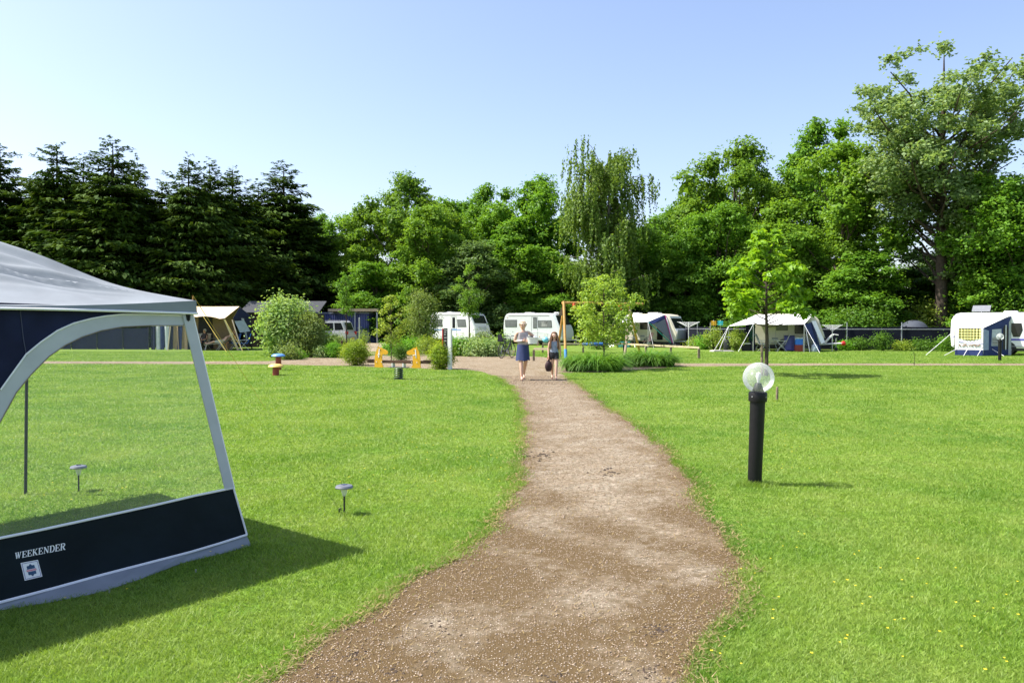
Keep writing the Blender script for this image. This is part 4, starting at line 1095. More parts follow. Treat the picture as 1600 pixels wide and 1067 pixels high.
tubeobj('handle', [(-.03, 0, .33), (-.025, 0, .40), (.0, 0, .425), (.025, 0, .40), (.03, 0, .33)], .007, mat('red_cord', (.45, .05, .04), .6), bg_)

# ================================================================== CARAVANS
def caravan(label, px, Y, rz, L, Wd, H, prof, body_m, wins, stripes=(), wheel_x=None, door=None, hatches=(), front=None, skirt_m=None, name='caravan', hitch=True, back_roof=None):
    """root at the near rear corner; x runs forward, y away from the viewer"""
    g = GX(px, Y); t = thing(name, label, 'caravan', g, rz, 'touring caravans')
    pr = [(x * L if abs(x) <= 1 and k != 1 else x, z * H) for k, (x, z) in enumerate(prof)] if False else [(x * L, z * H) for x, z in prof]
    mb = MB().slab([(x, 0, z) for x, z in pr], (0, Wd, 0))
    mb.build('body', body_m, t, bevel=.055, smooth=True)
    for (kind, pts, m_) in wins:
        k = len(pts); q = [Vector((x, -.016, z)) for x, z in pts]
        c = sum(q, Vector()) / k
        fr = MB().slab([c + (p - c) * 1.0 + (p - c).normalized() * .035 + Vector((0, .004, 0)) for p in q], (0, .014, 0)).build(kind, rubber if kind == 'window' else body_m, t, bevel=.004)
        MB().slab([p + Vector((0, -.006, 0)) for p in q], (0, .009, 0)).build('pane' if kind == 'window' else 'inner_panel', m_, fr, bevel=.003)
    for (x0, x1, z0, z1, m_) in stripes: boxobj('stripe', x0, x1, -.007, .0005, z0, z1, m_, t)
    if door:
        x0, x1, z0, z1 = door
        d = MB()
        for (a, b, c_, e) in ((x0, x0 + .025, z0, z1), (x1 - .025, x1, z0, z1), (x0 + .026, x1 - .026, z1 - .025, z1), (x0 + .026, x1 - .026, z0, z0 + .025)): d.box(a, b, -.012, .0005, c_, e)
        d.build('door', mat('door_trim', (.42, .42, .42), .5), t)
    for (x0, x1, y0, y1, hh) in hatches:
        boxobj('roof_hatch', x0, x1, y0, y1, H - .03, H + hh, white_pl, t, .02)
    if front:                                  # panel on a sloping part of the front: index of the profile edge, span, material
        for (i, a, b, ya, yb, m_, nm) in front:
            p0, p1 = Vector((pr[i][0], 0, pr[i][1])), Vector((pr[i + 1][0], 0, pr[i + 1][1]))
            d = p1 - p0; n_ = Vector((d.z, 0, -d.x)).normalized()
            if n_.x < 0: n_ = -n_
            q = [p0 + d * a + Vector((0, ya * Wd, 0)), p0 + d * a + Vector((0, yb * Wd, 0)), p0 + d * b + Vector((0, yb * Wd, 0)), p0 + d * b + Vector((0, ya * Wd, 0))]
            MB().slab([v + n_ * .001 for v in q], n_ * .022).build(nm, m_, t, bevel=.006)
    wx = wheel_x or L * .46
    for yy in (.02, Wd - .20):
        wh = MB().lathe([(.0, -.09), (.20, -.09), (.30, -.07), (.315, -.03), (.315, .03), (.30, .07), (.2, .09), (0, .09)], 22).build('wheel', rubber, t, smooth=True)
        wh.matrix_local = Matrix.Translation((wx, yy + .09, .315)) @ Matrix.Rotation(PI / 2, 4, 'X')
        hb_ = MB().lathe([(0, .112), (.05, .11), (.16, .098), (.19, .0905)], 18).build('rim', alu, wh, smooth=True)
    MB().slab([(wx + math.cos(a) * .40, -.005, .315 + math.sin(a) * .40) for a in np.linspace(0, PI, 14)], (0, .0055, 0)).build('wheel_arch', rubber, t)
    tr_ = mat('caravan_trim_grey', (.30, .31, .31), .5); xs_ = [x for x, z in pr if z < H * .3]
    boxobj('trim_rail', min(xs_) + .05, max(xs_) - .12, -.011, .0005, H * .205, H * .205 + .03, tr_, t)
    boxobj('marker_light', L * .06, L * .06 + .07, -.02, -.0005, H * .86, H * .86 + .03, red_pl, t); boxobj('marker_light', L * .62, L * .62 + .06, -.02, -.0005, H * .26, H * .26 + .04, mat('amber_lens', (.8, .3, .02), .3), t)
    boxobj('vent_grille', L * .30, L * .30 + .34, -.013, -.0005, H * .30, H * .30 + .12, tr_, t); boxobj('service_hatch', L * .70, L * .70 + .3, -.009, -.0005, H * .27, H * .27 + .28, mat('hatch_offwhite', (.62, .62, .60), .4), t)
    boxobj('chassis', .15, L * .97, .2, Wd - .2, .22, .36, steel_d, t)
    for x in (.35, L * .90):
        for yy in (.18, Wd - .18): tubeobj('corner_steady', [(x, yy, .0), (x + .1, yy, .34)], .025, galv, t)
    if hitch:
        xe = L * 1.0
        tubeobj('drawbar', [(xe - .3, .25, .38), (xe + .95, Wd / 2, .42)], .04, galv, t); tubeobj('drawbar', [(xe - .3, Wd - .25, .38), (xe + .95, Wd / 2, .42)], .04, galv, t)
        tubeobj('jockey_wheel_post', [(xe + .75, Wd / 2 - .1, .10), (xe + .75, Wd / 2 - .1, .75)], .028, galv, t)
        jw = MB().lathe([(0, -.04), (.10, -.035), (.10, .035), (0, .04)], 14).build('jockey_wheel', rubber, t, smooth=True)
        jw.matrix_local = Matrix.Translation((xe + .75, Wd / 2 - .1, .10)) @ Matrix.Rotation(PI / 2, 4, 'X')
    return t
PM = [(.0, .15), (-.008, .55), (.004, .80), (.03, .95), (.075, 1.0), (.70, 1.0), (.80, .985), (.875, .93), (.985, .52), (1.0, .40), (1.005, .20), (.985, .15)]
sky_blue = mat('stripe_blue', (.18, .32, .62), .4)
c1 = caravan('white caravan with blue stripe behind the white post', 671, 66, R(-33), 4.75, 2.15, 2.6, PM, white_gel,
    [('window', [(.16, 2.02), (1.28, 2.02), (1.38, 1.45), (.30, 1.45), (.2, 1.6)], win_grey), ('window', [(2.42, 2.15), (2.68, 2.15), (2.68, 1.35), (2.42, 1.35)], win_dark), ('window', [(2.92, 2.0), (3.72, 2.0), (3.82, 1.42), (2.98, 1.42)], win_grey)],
    [(.3, 1.6, 1.12, 1.20, sky_blue), (1.7, 3.3, 1.12, 1.19, sky_blue), (2.1, 2.9, 1.205, 1.25, sky_blue), (.35, 3.3, 2.33, 2.41, mat('awning_rail_grey', (.30, .30, .29), .5))], door=(2.25, 2.85, .5, 2.28),
    hatches=((1.2, 1.7, .8, 1.3, .08), (2.9, 3.2, .9, 1.2, .07)), front=[(7, .08, .68, .10, .90, win_dark, 'front_window'), (8, -.3, .6, .25, .75, grey_gel, 'gas_locker')])
tubeobj('grab_handle', [(4.7, .35, .75), (4.95, .35, .95), (4.95, .35, 1.1)], .03, white_pl, c1)
for yy in (.5, 1.65): tubeobj('bike_rack', [(4.75, yy, .55), (5.1, yy, .95), (5.35, yy, .6)], .022, white_pl, c1)
c2 = caravan('white caravan with grey front behind the walking woman', 787, 62, R(-29), 5.05, 2.2, 2.48, PM, mat('caravan_gelcoat_pale_grey', (.68, .69, .70), .3, var=.03),
    [('window', [(.15, 1.95), (1.15, 1.95), (1.15, 1.42), (.18, 1.42)], win_grey), ('window', [(2.62, 2.1), (2.92, 2.1), (2.92, 1.35), (2.62, 1.35)], win_grey), ('window', [(3.05, 1.9), (4.15, 1.9), (4.2, 1.38), (3.08, 1.38)], win_grey), ('window', [(3.35, 1.84), (3.85, 1.84), (3.85, 1.44), (3.35, 1.44)], mat('pale_blind', (.5, .5, .48), .6))],
    [(.45, 4.0, 2.24, 2.30, mat('awning_rail_grey', (.3, .3, .3), .5))], door=(2.45, 3.0, .5, 2.2), hatches=((1.5, 2.1, .7, 1.3, .07), (4.0, 4.4, .8, 1.3, .07)),
    front=[(7, .0, .72, .04, .96, win_dark, 'front_window')])
MB().slab([(4.25, -.012, 2.42), (4.5, -.012, 2.40), (4.98, -.012, 1.1), (4.80, -.012, 1.1)], (0, .0115, 0)).build('front_pillar', mat('pillar_silver', (.58, .62, .66), .35), c2)
cv = [(x, z) for x, z in [(2.4, 1.05), (3.1, 1.12), (3.9, 1.02), (4.6, .72), (4.55, .64), (3.9, .90), (3.1, 1.02), (2.4, .98)]]
MB().slab([(x, -.009, z) for x, z in cv], (0, .0085, 0)).build('swoosh', piping, c2)
PO_ = [(.0, .17), (-.006, .5), (.006, .85), (.05, .98), (.10, 1.0), (.66, 1.0), (.80, .965), (.86, .90), (.985, .46), (1.0, .40), (.985, .2), (.93, .16)]
c3 = caravan('cream caravan with white canopy and sloping front beside the swing', 977, 57.4, R(-35), 4.0, 2.05, 2.36, PO_, cream_gel,
    [('window', [(1.2, 1.75), (2.1, 1.75), (2.1, 1.25), (1.2, 1.25)], win_dark), ('inner_door', [(2.5, 1.95), (2.95, 1.95), (2.95, .5), (2.5, .5)], win_dark)], (), hatches=((.3, .8, .6, 1.2, .10), (1.5, 2.3, .6, 1.3, .10)),
    front=[(7, .10, .78, .08, .92, win_dark, 'front_window'), (9, -.6, .8, .02, .98, grey_gel, 'front_locker'), (7, -.05, .08, .02, .98, white_gel, 'window_surround'), (7, .79, .98, .02, .98, white_gel, 'window_surround')], hitch=True)
PR_ = [(.0, .17), (-.008, .5), (.01, .82), (.05, .96), (.12, 1.0), (.72, 1.0), (.86, .95), (.92, .86), (.985, .5), (1.0, .40), (.99, .2), (.96, .16)]
c4 = caravan('cream caravan with blue and white canopy behind the chestnut tree', 1172, 48.2, R(-16), 4.25, 2.05, 2.25, PR_, cream_gel,
    [('window', [(1.55, 1.68), (2.15, 1.68), (2.15, 1.25), (1.55, 1.25)], win_grey), ('window', [(2.6, 1.65), (3.4, 1.65), (3.4, 1.05), (2.6, 1.05)], win_dark)],
    (), door=(.95, 1.5, .45, 1.9), hatches=((2.3, 2.8, .6, 1.2, .06),), front=[(7, .08, .9, .08, .92, mat('front_grey_glass', (.14, .15, .16), .2), 'front_window'), (8, -.2, 1.6, .03, .97, grey_gel, 'front_locker')])
PL_ = [(.0, .17), (-.012, .45), (-.006, .82), (.02, .95), (.06, 1.0), (.90, 1.0), (.95, .96), (1.0, .85), (1.01, .45), (1.0, .2), (.97, .16)]
purple = mat('stripe_purple', (.10, .09, .42), .4)
c5 = caravan('white caravan with purple stripe cut off by the right edge', 1487, 42, R(-38), 5.5, 2.1, 2.2, PL_, white_gel,
    [('window', [(2.72, 1.62), (3.12, 1.62), (3.16, 1.3), (3.05, .98), (2.80, .98), (2.70, 1.3)], win_dark), ('door_panel', [(3.55, 1.85), (4.1, 1.85), (4.1, .55), (3.55, .55)], mat('door_panel_white', (.70, .70, .69), .4))],
    [(2.3, 3.5, .76, .86, purple), (4.2, 5.3, .76, .84, purple), (.03, .45, .92, .97, purple)], hatches=((2.3, 2.9, .5, 1.1, .09),), hitch=False)
# tilted solar panel on the roof
MB().box(-.42, .42, -.28, .28, 0, .03, Matrix.Translation((1.25, .9, 2.42)) @ Matrix.Rotation(R(34), 4, 'X')).build('solar_panel', mat('panel_glass_grey', (.20, .21, .22), .15), c5)
tubeobj('panel_strut', [(1.25, .9, 2.17), (1.25, .9, 2.42)], .02, alu, c5)

# ---- canopies and awnings (local frames of their caravans, but things of their own)
def same_frame(name, label, cat, c, group=None):
    t = thing(name, label, cat, c.location, c.rotation_euler[2], group); return t
def cloth(fn, nu=14, nv=8): return MB().grid(fn, nu, nv)
def bil(a, b, c, d, sag=0.0):
    a, b, c, d = map(Vector, (a, b, c, d))
    def fn(u, v):
        q = a.lerp(b, u).lerp(d.lerp(c, u), v); q.z -= sag * math.sin(u * PI) * math.sin(v * PI) + .25 * sag * (1 - abs(2 * u - 1)) * v; return q
    return fn
teal = mat('teal_canvas', (.03, .28, .30), .7); magenta = mat('magenta_canvas', (.50, .05, .22), .7); greyc = mat('slate_canvas', (.16, .18, .19), .8)
# caravan 3 canopy
a3 = same_frame('sun_canopy', 'white sun canopy with teal and purple side on the cream caravan', 'awning', c3)
cloth(bil((.1, -.02, 2.28), (3.1, -.02, 2.30), (2.75, -2.0, 1.78), (.6, -1.9, 1.72), .10)).build('roof', canvas_w, a3, smooth=True, solid=.004)
MB().slab([(3.12, -.03, 2.27), (2.77, -2.0, 1.77), (3.0, -1.7, 1.62), (3.15, -.03, 2.0)], (.01, 0, 0)).build('side_band', blue_cv, a3)
MB().slab([(3.15, -.03, 2.0), (3.02, -1.68, 1.60), (3.72, -.1, .30), (3.6, -.03, .4)], (.01, 0, 0)).build('side_panel', greyc, a3)
tubeobj('side_stripe', [(3.16, -.06, 2.22), (3.75, -.1, .30)], .055, magenta, a3); tubeobj('side_stripe', [(3.25, -.08, 2.1), (3.82, -.12, .28)], .03, piping, a3)
tubeobj('side_stripe', [(2.79, -1.98, 1.74), (3.70, -.35, .32)], .04, teal, a3)
for (x, y) in ((.6, -1.9), (2.75, -2.0)): tubeobj('pole', [(x, y, 0), (x, y, 1.76)], .018, alu, a3)
tubeobj('guy_rope', [(2.75, -2.0, 1.76), (3.5, -2.7, .0)], .010, piping, a3); tubeobj('guy_rope', [(.6, -1.9, 1.7), (.0, -2.7, 0)], .010, piping, a3)
MB().slab([(.12, -.3, 1.9), (.55, -1.85, 1.6), (.55, -1.85, .05), (.12, -.3, .05)], (.01, 0, 0)).build('end_panel', dkgreen_cl, a3)
# caravan 4 canopy
a4 = same_frame('sun_canopy', 'white and navy pointed canopy in front of the cream caravan', 'awning', c4)
cloth(bil((.35, -.02, 2.17), (3.6, -.02, 2.19), (2.95, -2.15, 1.60), (.15, -2.1, 1.62), .16)).build('roof', canvas_w, a4, smooth=True, solid=.004)
cloth(bil((.35, -.03, 2.17), (.34, -.02, 2.16), (-1.25, -1.2, 1.50), (.15, -2.1, 1.62), .06)).build('wing', canvas_w, a4, smooth=True, solid=.004)
MB().slab([(-.25, -.3, 1.55), (.28, -.2, 1.9), (.30, -.2, .05), (-.35, -.3, .05)], (0, .012, 0)).build('end_panel', navy, a4)
MB().slab([(2.97, -2.13, 1.58), (3.62, -.05, 1.75), (4.05, -.05, .06), (3.78, -1.2, .06)], (.012, 0, 0)).build('side_panel', blue_cv, a4)
MB().slab([(3.45, -.75, 1.80), (3.70, -.5, 1.80), (4.22, -.65, .55), (3.98, -1.0, .45)], (.012, -.01, 0)).build('white_flap', canvas_w, a4)
for (x, y, x2, y2, z) in ((-1.25, -1.2, -1.25, -1.2, 1.5), (2.95, -2.15, 2.95, -2.15, 1.6), (3.0, -2.12, 3.25, -2.3, 1.58), (.15, -2.1, .15, -2.1, 1.6)): tubeobj('pole', [(x2, y2, 0), (x, y, z)], .020, alu, a4)
for (a, b) in (((-1.25, -1.2, 1.48), (-2.1, -1.5, 0)), ((-1.25, -1.2, 1.48), (-1.8, -2.1, 0)), ((.15, -2.1, 1.6), (-.7, -3.0, 0)), ((2.95, -2.15, 1.58), (3.7, -3.2, 0))): tubeobj('guy_rope', [a, b], .012, piping, a4)
# caravan 5 porch awning
a5 = same_frame('porch_awning', 'blue and white porch awning with plaid curtain at the right edge', 'awning', c5)
YF, ZF = -1.9, 1.42
cloth(bil((.15, -.02, 2.02), (2.66, -.02, 2.05), (1.72, YF, ZF), (.42, YF, ZF), .04)).build('roof', canvas_w, a5, smooth=True, solid=.004)
cloth(bil((.15, -.02, 2.02), (.14, -.02, 2.0), (.1, -.02, .25), (.42, YF, ZF), 0)).build('left_cheek', canvas_w, a5, solid=.004)
fw = MB().box(.45, 1.70, YF, YF + .01, .30, ZF - .01).build('front_wall', piping, a5)
boxobj('lower_wall', .45, 1.70, YF - .004, YF + .008, .02, .298, blue_cv, a5)
m, t_, out = _new('plaid_curtain'); p = t_.nodes.new('ShaderNodeBsdfPrincipled'); p.inputs['Roughness'].default_value = .8
tc = t_.nodes.new('ShaderNodeTexCoord'); sx = t_.nodes.new('ShaderNodeSeparateXYZ'); t_.links.new(tc.outputs['Object'], sx.inputs[0])
def band_(o_, f):
    a = t_.nodes.new('ShaderNodeMath'); a.operation = 'MULTIPLY'; a.inputs[1].default_value = f; t_.links.new(o_, a.inputs[0])
    b = t_.nodes.new('ShaderNodeMath'); b.operation = 'FRACT'; t_.links.new(a.outputs[0], b.inputs[0])
    c = t_.nodes.new('ShaderNodeMath'); c.operation = 'GREATER_THAN'; c.inputs[1].default_value = .5; t_.links.new(b.outputs[0], c.inputs[0]); return c.outputs[0]
ad = t_.nodes.new('ShaderNodeMath'); ad.operation = 'ADD'; t_.links.new(band_(sx.outputs[0], 7.2), ad.inputs[0]); t_.links.new(band_(sx.outputs[2], 7.2), ad.inputs[1])
cr = t_.nodes.new('ShaderNodeValToRGB'); cr.color_ramp.interpolation = 'CONSTANT'
hv = t_.nodes.new('ShaderNodeMath'); hv.operation = 'MULTIPLY'; hv.inputs[1].default_value = .5; t_.links.new(ad.outputs[0], hv.inputs[0])
e = cr.color_ramp.elements; e[0].color = (.80, .78, .40, 1); e[1].position = .4; e[1].color = (.42, .40, .10, 1); n3 = e.new(.9); n3.color = (.035, .03, .02, 1)
t_.links.new(hv.outputs[0], cr.inputs[0]); t_.links.new(cr.outputs[0], p.inputs['Base Color']); t_.links.new(p.outputs[0], out.inputs[0]); plaid = m
MB().grid(lambda u, v: Vector((.62 + u * .98, YF - .012 - .012 * math.sin(u * 40), ZF - .03 - v * (.50 + .12 * math.sin(u * PI)))), 60, 4).build('curtain', plaid, a5, smooth=True, solid=.003)
boxobj('window_frame', .56, .61, YF - .022, YF - .002, .42, ZF - .03, piping, a5); boxobj('window_frame', 1.62, 1.69, YF - .022, YF - .002, .42, ZF - .03, piping, a5)
mb = MB(); rr = random.Random(5)
for i in range(26): x = .66 + rr.random() * .9; z = .48 + rr.random() * .09; mb.lathe([(0, -.03), (.035, 0), (0, .035)], 6, (x, YF - .02, z))
mb.build('curtain_trim', mat('curtain_flowers', (.30, .20, .14), .8, var=.5, scale=20), a5)
# side wall of the porch, from the front corner back to the caravan
def sw(s, z, o=0.0): 
    a, b = Vector((1.71, YF, 0)), Vector((2.68, -.02, 0)); q = a.lerp(b, s); n_ = Vector((b.y - a.y, -(b.x - a.x), 0)).normalized(); q += n_ * o; q.z = z; return q
def swp(nm, pts, o, m_, par=a5):
    n_ = sw(0, 0, 1) - sw(0, 0, 0); return MB().slab([sw(s, z, o) for s, z in pts], n_ * .006).build(nm, m_, par)
swp('side_wall', [(0, .02), (1, .02), (1, 2.0), (0, ZF)], 0, blue_cv)
swp('side_border', [(.0, .30), (.18, .30), (.18, ZF - .15), (0, ZF - .06)], .007, mat('light_blue_canvas', (.25, .30, .45), .8))
swp('side_window', [(.28, .50), (.64, .50), (.64, 1.36), (.30, 1.33)], .007, mat('hazy_window', (.36, .42, .50), .25))
swp('window_blind', [(.31, .55), (.61, .55), (.61, .95), (.31, .93)], .0145, mat('dark_grid_blind', (.10, .10, .11), .5))
for i in range(5): swp('blind_slat', [(.31, .60 + i * .075), (.61, .60 + i * .077), (.61, .615 + i * .077), (.31, .615 + i * .075)], .021, piping)
swp('doorway', [(.70, .30), (.90, .30), (.90, 1.35), (.86, 1.52), (.80, 1.57), (.74, 1.50), (.70, 1.35)], .007, rubber)
swp('door_zip', [(.79, .30), (.82, .30), (.82, 1.56), (.79, 1.56)], .0145, piping)
swp('grey_flap', [(.91, .02), (1.02, .02), (1.0, 1.9), (.92, 1.7)], .007, mat('grey_flap', (.42, .45, .47), .7))
tubeobj('hanging_strip', [(1.70, YF - .02, .62), (1.05, YF - .05, .66), (.62, YF - .02, .72)], .012, purple, a5)
for (a, b) in (((.45, YF, 1.3), (-.75, YF - .8, 0)), ((.5, YF, .32), (.05, YF - .55, 0)), ((1.0, YF, .31), (.9, YF - .45, 0)), ((1.6, YF, .31), (1.5, YF - .45, 0)), ((2.0, -1.3, .35), (2.6, -1.7, 0))): tubeobj('guy_rope', [a, b], .012, piping, a5)
tubeobj('guy_post', [(3.6, -.9, 0), (3.95, -.4, .8)], .02, mat('red_white_post', (.6, .3, .25), .6), a5)

# ---- folding furniture
def camp_chair(label, loc, rz, m_, name='camp_chair', recl=.25, group='folding camp chairs'):
    t = thing(name, label, 'chair', loc, rz, group)
    boxobj('seat', -.24, .24, -.22, .22, .40, .43, m_, t, .01)
    MB().slab([(-.24, .20, .44), (.24, .20, .44), (.24, .20 + recl, 1.02), (-.24, .20 + recl, 1.02)], (0, .03, .01)).build('backrest', m_, t)
    for s in (-1, 1):
        tubeobj('leg', [(s * .26, -.26, 0), (s * .26, .20, .62)], .013, alu, t); tubeobj('leg', [(s * .262, .30, 0), (s * .262, -.24, .60)], .013, alu, t)
        tubeobj('armrest', [(s * .27, -.25, .62), (s * .27, .26, .64)], .018, alu, t)
    return t
def camp_table(label, loc, rz, lx=.9, ly=.6):
    t = thing('camp_table', label, 'table', loc, rz, 'folding camp tables')
    boxobj('tabletop', -lx / 2, lx / 2, -ly / 2, ly / 2, .68, .71, mat('table_grey', (.45, .45, .44), .5), t, .008)
    for s in (-1, 1):
        tubeobj('leg', [(s * lx * .45, -ly * .45, 0), (s * lx * .2, ly * .4, .68)], .014, alu, t); tubeobj('leg', [(s * lx * .45, ly * .45, 0), (s * lx * .2, -ly * .4, .68)], .014, alu, t)
    return t
def loc_in(c, x, y, z=0): return (c.matrix_basis @ Vector((x, y, z)))
bpy.context.view_layer.update()
camp_chair('grey reclining camp chair left of the chestnut trunk', loc_in(c4, .75, -1.5), R(60), mat('chair_grey', (.34, .34, .33), .7))
camp_chair('grey reclining camp chair right of the chestnut trunk facing left', loc_in(c4, 1.75, -1.4), R(-105), mat('chair_grey', (.34, .34, .33), .7))
camp_table('small folding table between the two grey camp chairs', loc_in(c4, 1.25, -1.35), R(5), .6, .5)
k = thing('folding_cabinet', 'blue fabric camping cabinet under the canopy by the caravan', 'cabinet', loc_in(c4, 2.2, -1.1), R(-12))
boxobj('carcass', -.28, .28, -.2, .2, .05, .92, mat('cabinet_blue', (.06, .06, .22), .7), k, .01)
boxobj('top', -.31, .31, -.23, .23, .921, .95, steel_d, k); boxobj('door_flap', -.24, .10, -.212, -.2005, .12, .78, mat('cabinet_lilac', (.10, .10, .34), .7), k)
for x in (-.26, .26): tubeobj('leg', [(x, -.19, 0), (x, -.19, .06)], .012, alu, k)
k = thing('cool_box', 'bright blue cool box standing on a red crate under the canopy', 'cool box', loc_in(c4, 2.72, -1.55, .40), R(-10))
boxobj('tub', -.22, .22, -.16, .16, 0, .34, blue_pl, k, .02); boxobj('lid', -.23, .23, -.17, .17, .341, .40, mat('pale_blue_lid', (.25, .45, .70), .4), k, .012); tubeobj('handle', [(-.23, -.1, .30), (-.20, -.19, .40), (.20, -.19, .40), (.23, -.1, .30)], .012, white_pl, k)
k = thing('storage_crate', 'dark red crate under the blue cool box', 'crate', loc_in(c4, 2.72, -1.55), R(-10))
boxobj('base', -.24, .24, -.18, .18, 0, .04, mat('crate_red', (.22, .03, .02), .6), k)
for (a, b, c_, d) in ((-.24, .24, -.18, -.16), (-.24, .24, .16, .18), (-.24, -.22, -.158, .158), (.22, .24, -.158, .158)):
    boxobj('side', a, b, c_, d, .041, .40, mat('crate_red', (.22, .03, .02), .6), k)
k = thing('folding_shelf', 'grey slatted shelf box beside the blue awning panel', 'shelf', loc_in(c4, 3.2, -1.6), R(-12))
for x in (-.28, .28):
    for y in (-.16, .16): tubeobj('upright', [(x, y, 0), (x, y, .75)], .015, galv, k)
for z in (.12, .25, .38, .51, .64, .74): boxobj('slat', -.27, .27, -.165, .165, z - .03, z, mat('shelf_grey', (.13, .14, .15), .6), k)
k = thing('water_carrier', 'clear round water carrier at the foot of the blue panel', 'canister', loc_in(c4, 3.55, -1.75), 0)
MB().lathe([(.0, 0), (.16, .01), (.19, .08), (.19, .28), (.15, .40), (.05, .46), (.04, .5), (0, .5)], 18).build('body', mat('milky_plastic', (.30, .36, .42), .3), k, smooth=True); MB().lathe([(.045, .5005), (.045, .54), (0, .54)], 10).build('cap', blue_pl, k)
k = thing('folded_parasol', 'folded dark green parasol upright beside the navy end panel', 'parasol', loc_in(c4, .12, -.75), 0)
tubeobj('pole', [(0, 0, 0), (0, 0, 1.95)], .018, alu, k)
def par(u, v):
    a = u * 2 * PI; r_ = (.02 + .15 * math.sin(min(1, v * 1.05 + .02) * PI) ** .8) * (1 + .25 * math.sin(5 * a)) * (1.15 if v < .35 or v > .6 else .8)
    return Vector((math.cos(a) * r_, math.sin(a) * r_, .55 + 1.4 * v))
MB().grid(par, 30, 16).build('canopy', dkgreen_cl, k, smooth=True); MB().lathe([(.25, 0), (.25, .05), (.05, .08), (0, .08)], 16).build('foot', steel_d, k)
k = thing('waste_box', 'low black box with pale lid left of the green parasol', 'box', loc_in(c4, -.25, -.95), R(-10))
boxobj('bin', -.24, .24, -.2, .2, 0, .42, black_pl, k, .01); boxobj('lid', -.25, .25, -.21, .21, .421, .47, white_pl, k, .01)
k = thing('water_tank', 'grey rolling water tank with tap handle at the fence', 'tank', GX(1136, 47.5), 0)
MB().lathe([(.19, .03), (.21, .08), (.21, .60), (.18, .68), (0, .70)], 18).build('drum', steel_d, k, smooth=True); tubeobj('handle', [(-.15, -.1, .66), (-.15, -.12, .86), (.15, -.12, .86), (.15, -.1, .66)], .018, white_pl, k)
boxobj('foot', -.17, .17, -.14, .14, 0, .05, rubber, k)
k = thing('paving_slab', 'pale flat slab on the grass beside the grey water tank', 'slab', GX(1128, 46.2), R(6)); boxobj('stone', -.62, .62, -.35, .35, -.02, .06, mat('pale_concrete', (.55, .52, .46), .8), k, .01); boxobj('stone', -.60, -.05, -.33, .30, .0605, .085, mat('pale_concrete', (.55, .52, .46), .8), k, .01)
# bike carrier and red ball cover on caravan 4's drawbar
for yy in (.6, 1.3): tubeobj('bike_carrier', [(4.35, yy, .45), (4.6, yy, .75), (4.85, yy, 1.0), (5.1, yy, .95)], .03, white_pl, c4); tubeobj('bike_carrier', [(4.45, yy, .40), (5.3, yy, .46)], .03, white_pl, c4)
MB().lathe([(0, -.15), (.11, -.10), (.15, 0), (.11, .10), (0, .15)], 16, (5.42, .9, .45)).build('hitch_cover', red_pl, c4, smooth=True)
# rotary dryers
def dryer(label, px, Y, Hh, rad, m_=None):
    k = thing('rotary_dryer', label, 'clothes dryer', GX(px, Y), 0, 'rotary clothes dryers'); m_ = m_ or alu
    tubeobj('pole', [(0, 0, 0), (0, 0, Hh)], .024, m_, k)
    ends = []
    for i in range(4):
        a = i * PI / 2 + .5; e_ = Vector((math.cos(a) * rad, math.sin(a) * rad, Hh + .02)); ends.append(e_)
        tubeobj('arm', [(0, 0, Hh - .35), tuple(e_)], .016, m_, k)
    ln = MB()
    for f in (.35, .5, .65, .8, .95):
        q = [Vector((0, 0, Hh - .35)).lerp(e_, f) for e_ in ends]
        for i in range(4): ln.tube([q[i], q[(i + 1) % 4]], .008, 4)
    ln.build('line', piping, k); return k
dryer('white rotary dryer at the nose of the cream canopy caravan', 1076, 54, 1.75, 1.0, white_pl)
dryer('metal rotary dryer beside the pointed canopy caravan', 1300.5, 47, 1.55, .75)
def soft_bag(label, loc, m_, w_=.35, h=.38, nm='kit_bag'):
    k = thing(nm, label, 'bag', loc, .3)
    MB().grid(lambda u, v: Vector((math.cos(u * 2 * PI) * w_ * (1 + .12 * math.sin(3 * u * 2 * PI)) * math.sin((v * .9 + .1) * PI) ** .5, math.sin(u * 2 * PI) * w_ * .6 * math.sin((v * .9 + .1) * PI) ** .5, h * v)), 20, 8).build('sack', m_, k, smooth=True)
    tubeobj('strap', [(-.1, 0, h * .9), (0, -.05, h * 1.15), (.12, 0, h * .9)], .015, m_, k); return k
soft_bag('bright blue bag lying by the white rotary dryer', GX(1088, 54), mat('bag_blue', (.03, .06, .42), .6), .42, .45)
# things under caravan 3's canopy
camp_chair('red and white camp chair under the cream caravan canopy', loc_in(c3, 2.2, -1.1), R(-70), mat('chair_red', (.50, .10, .08), .7, col2=(.70, .5, .45), scale=14, var=.3))
camp_chair('red striped lounge chair at the left end of the white canopy', loc_in(c3, .05, -1.7), R(100), mat('chair_red_stripe', (.55, .12, .12), .7, col2=(.75, .62, .6), scale=9, var=.3))
camp_table('folding table under the white canopy behind the swing leg', loc_in(c3, 1.0, -1.2), R(-30), 1.0, .6)
k = thing('storage_box', 'teal plastic box on the grass behind the swing leg', 'box', loc_in(c3, .95, -2.0), R(-20)); boxobj('tub', -.4, .4, -.22, .22, 0, .35, mat('teal_box', (.03, .22, .20), .5), k, .02); boxobj('lid', -.42, .42, -.24, .24, .351, .39, mat('teal_box_lid', (.05, .30, .27), .5), k, .01)

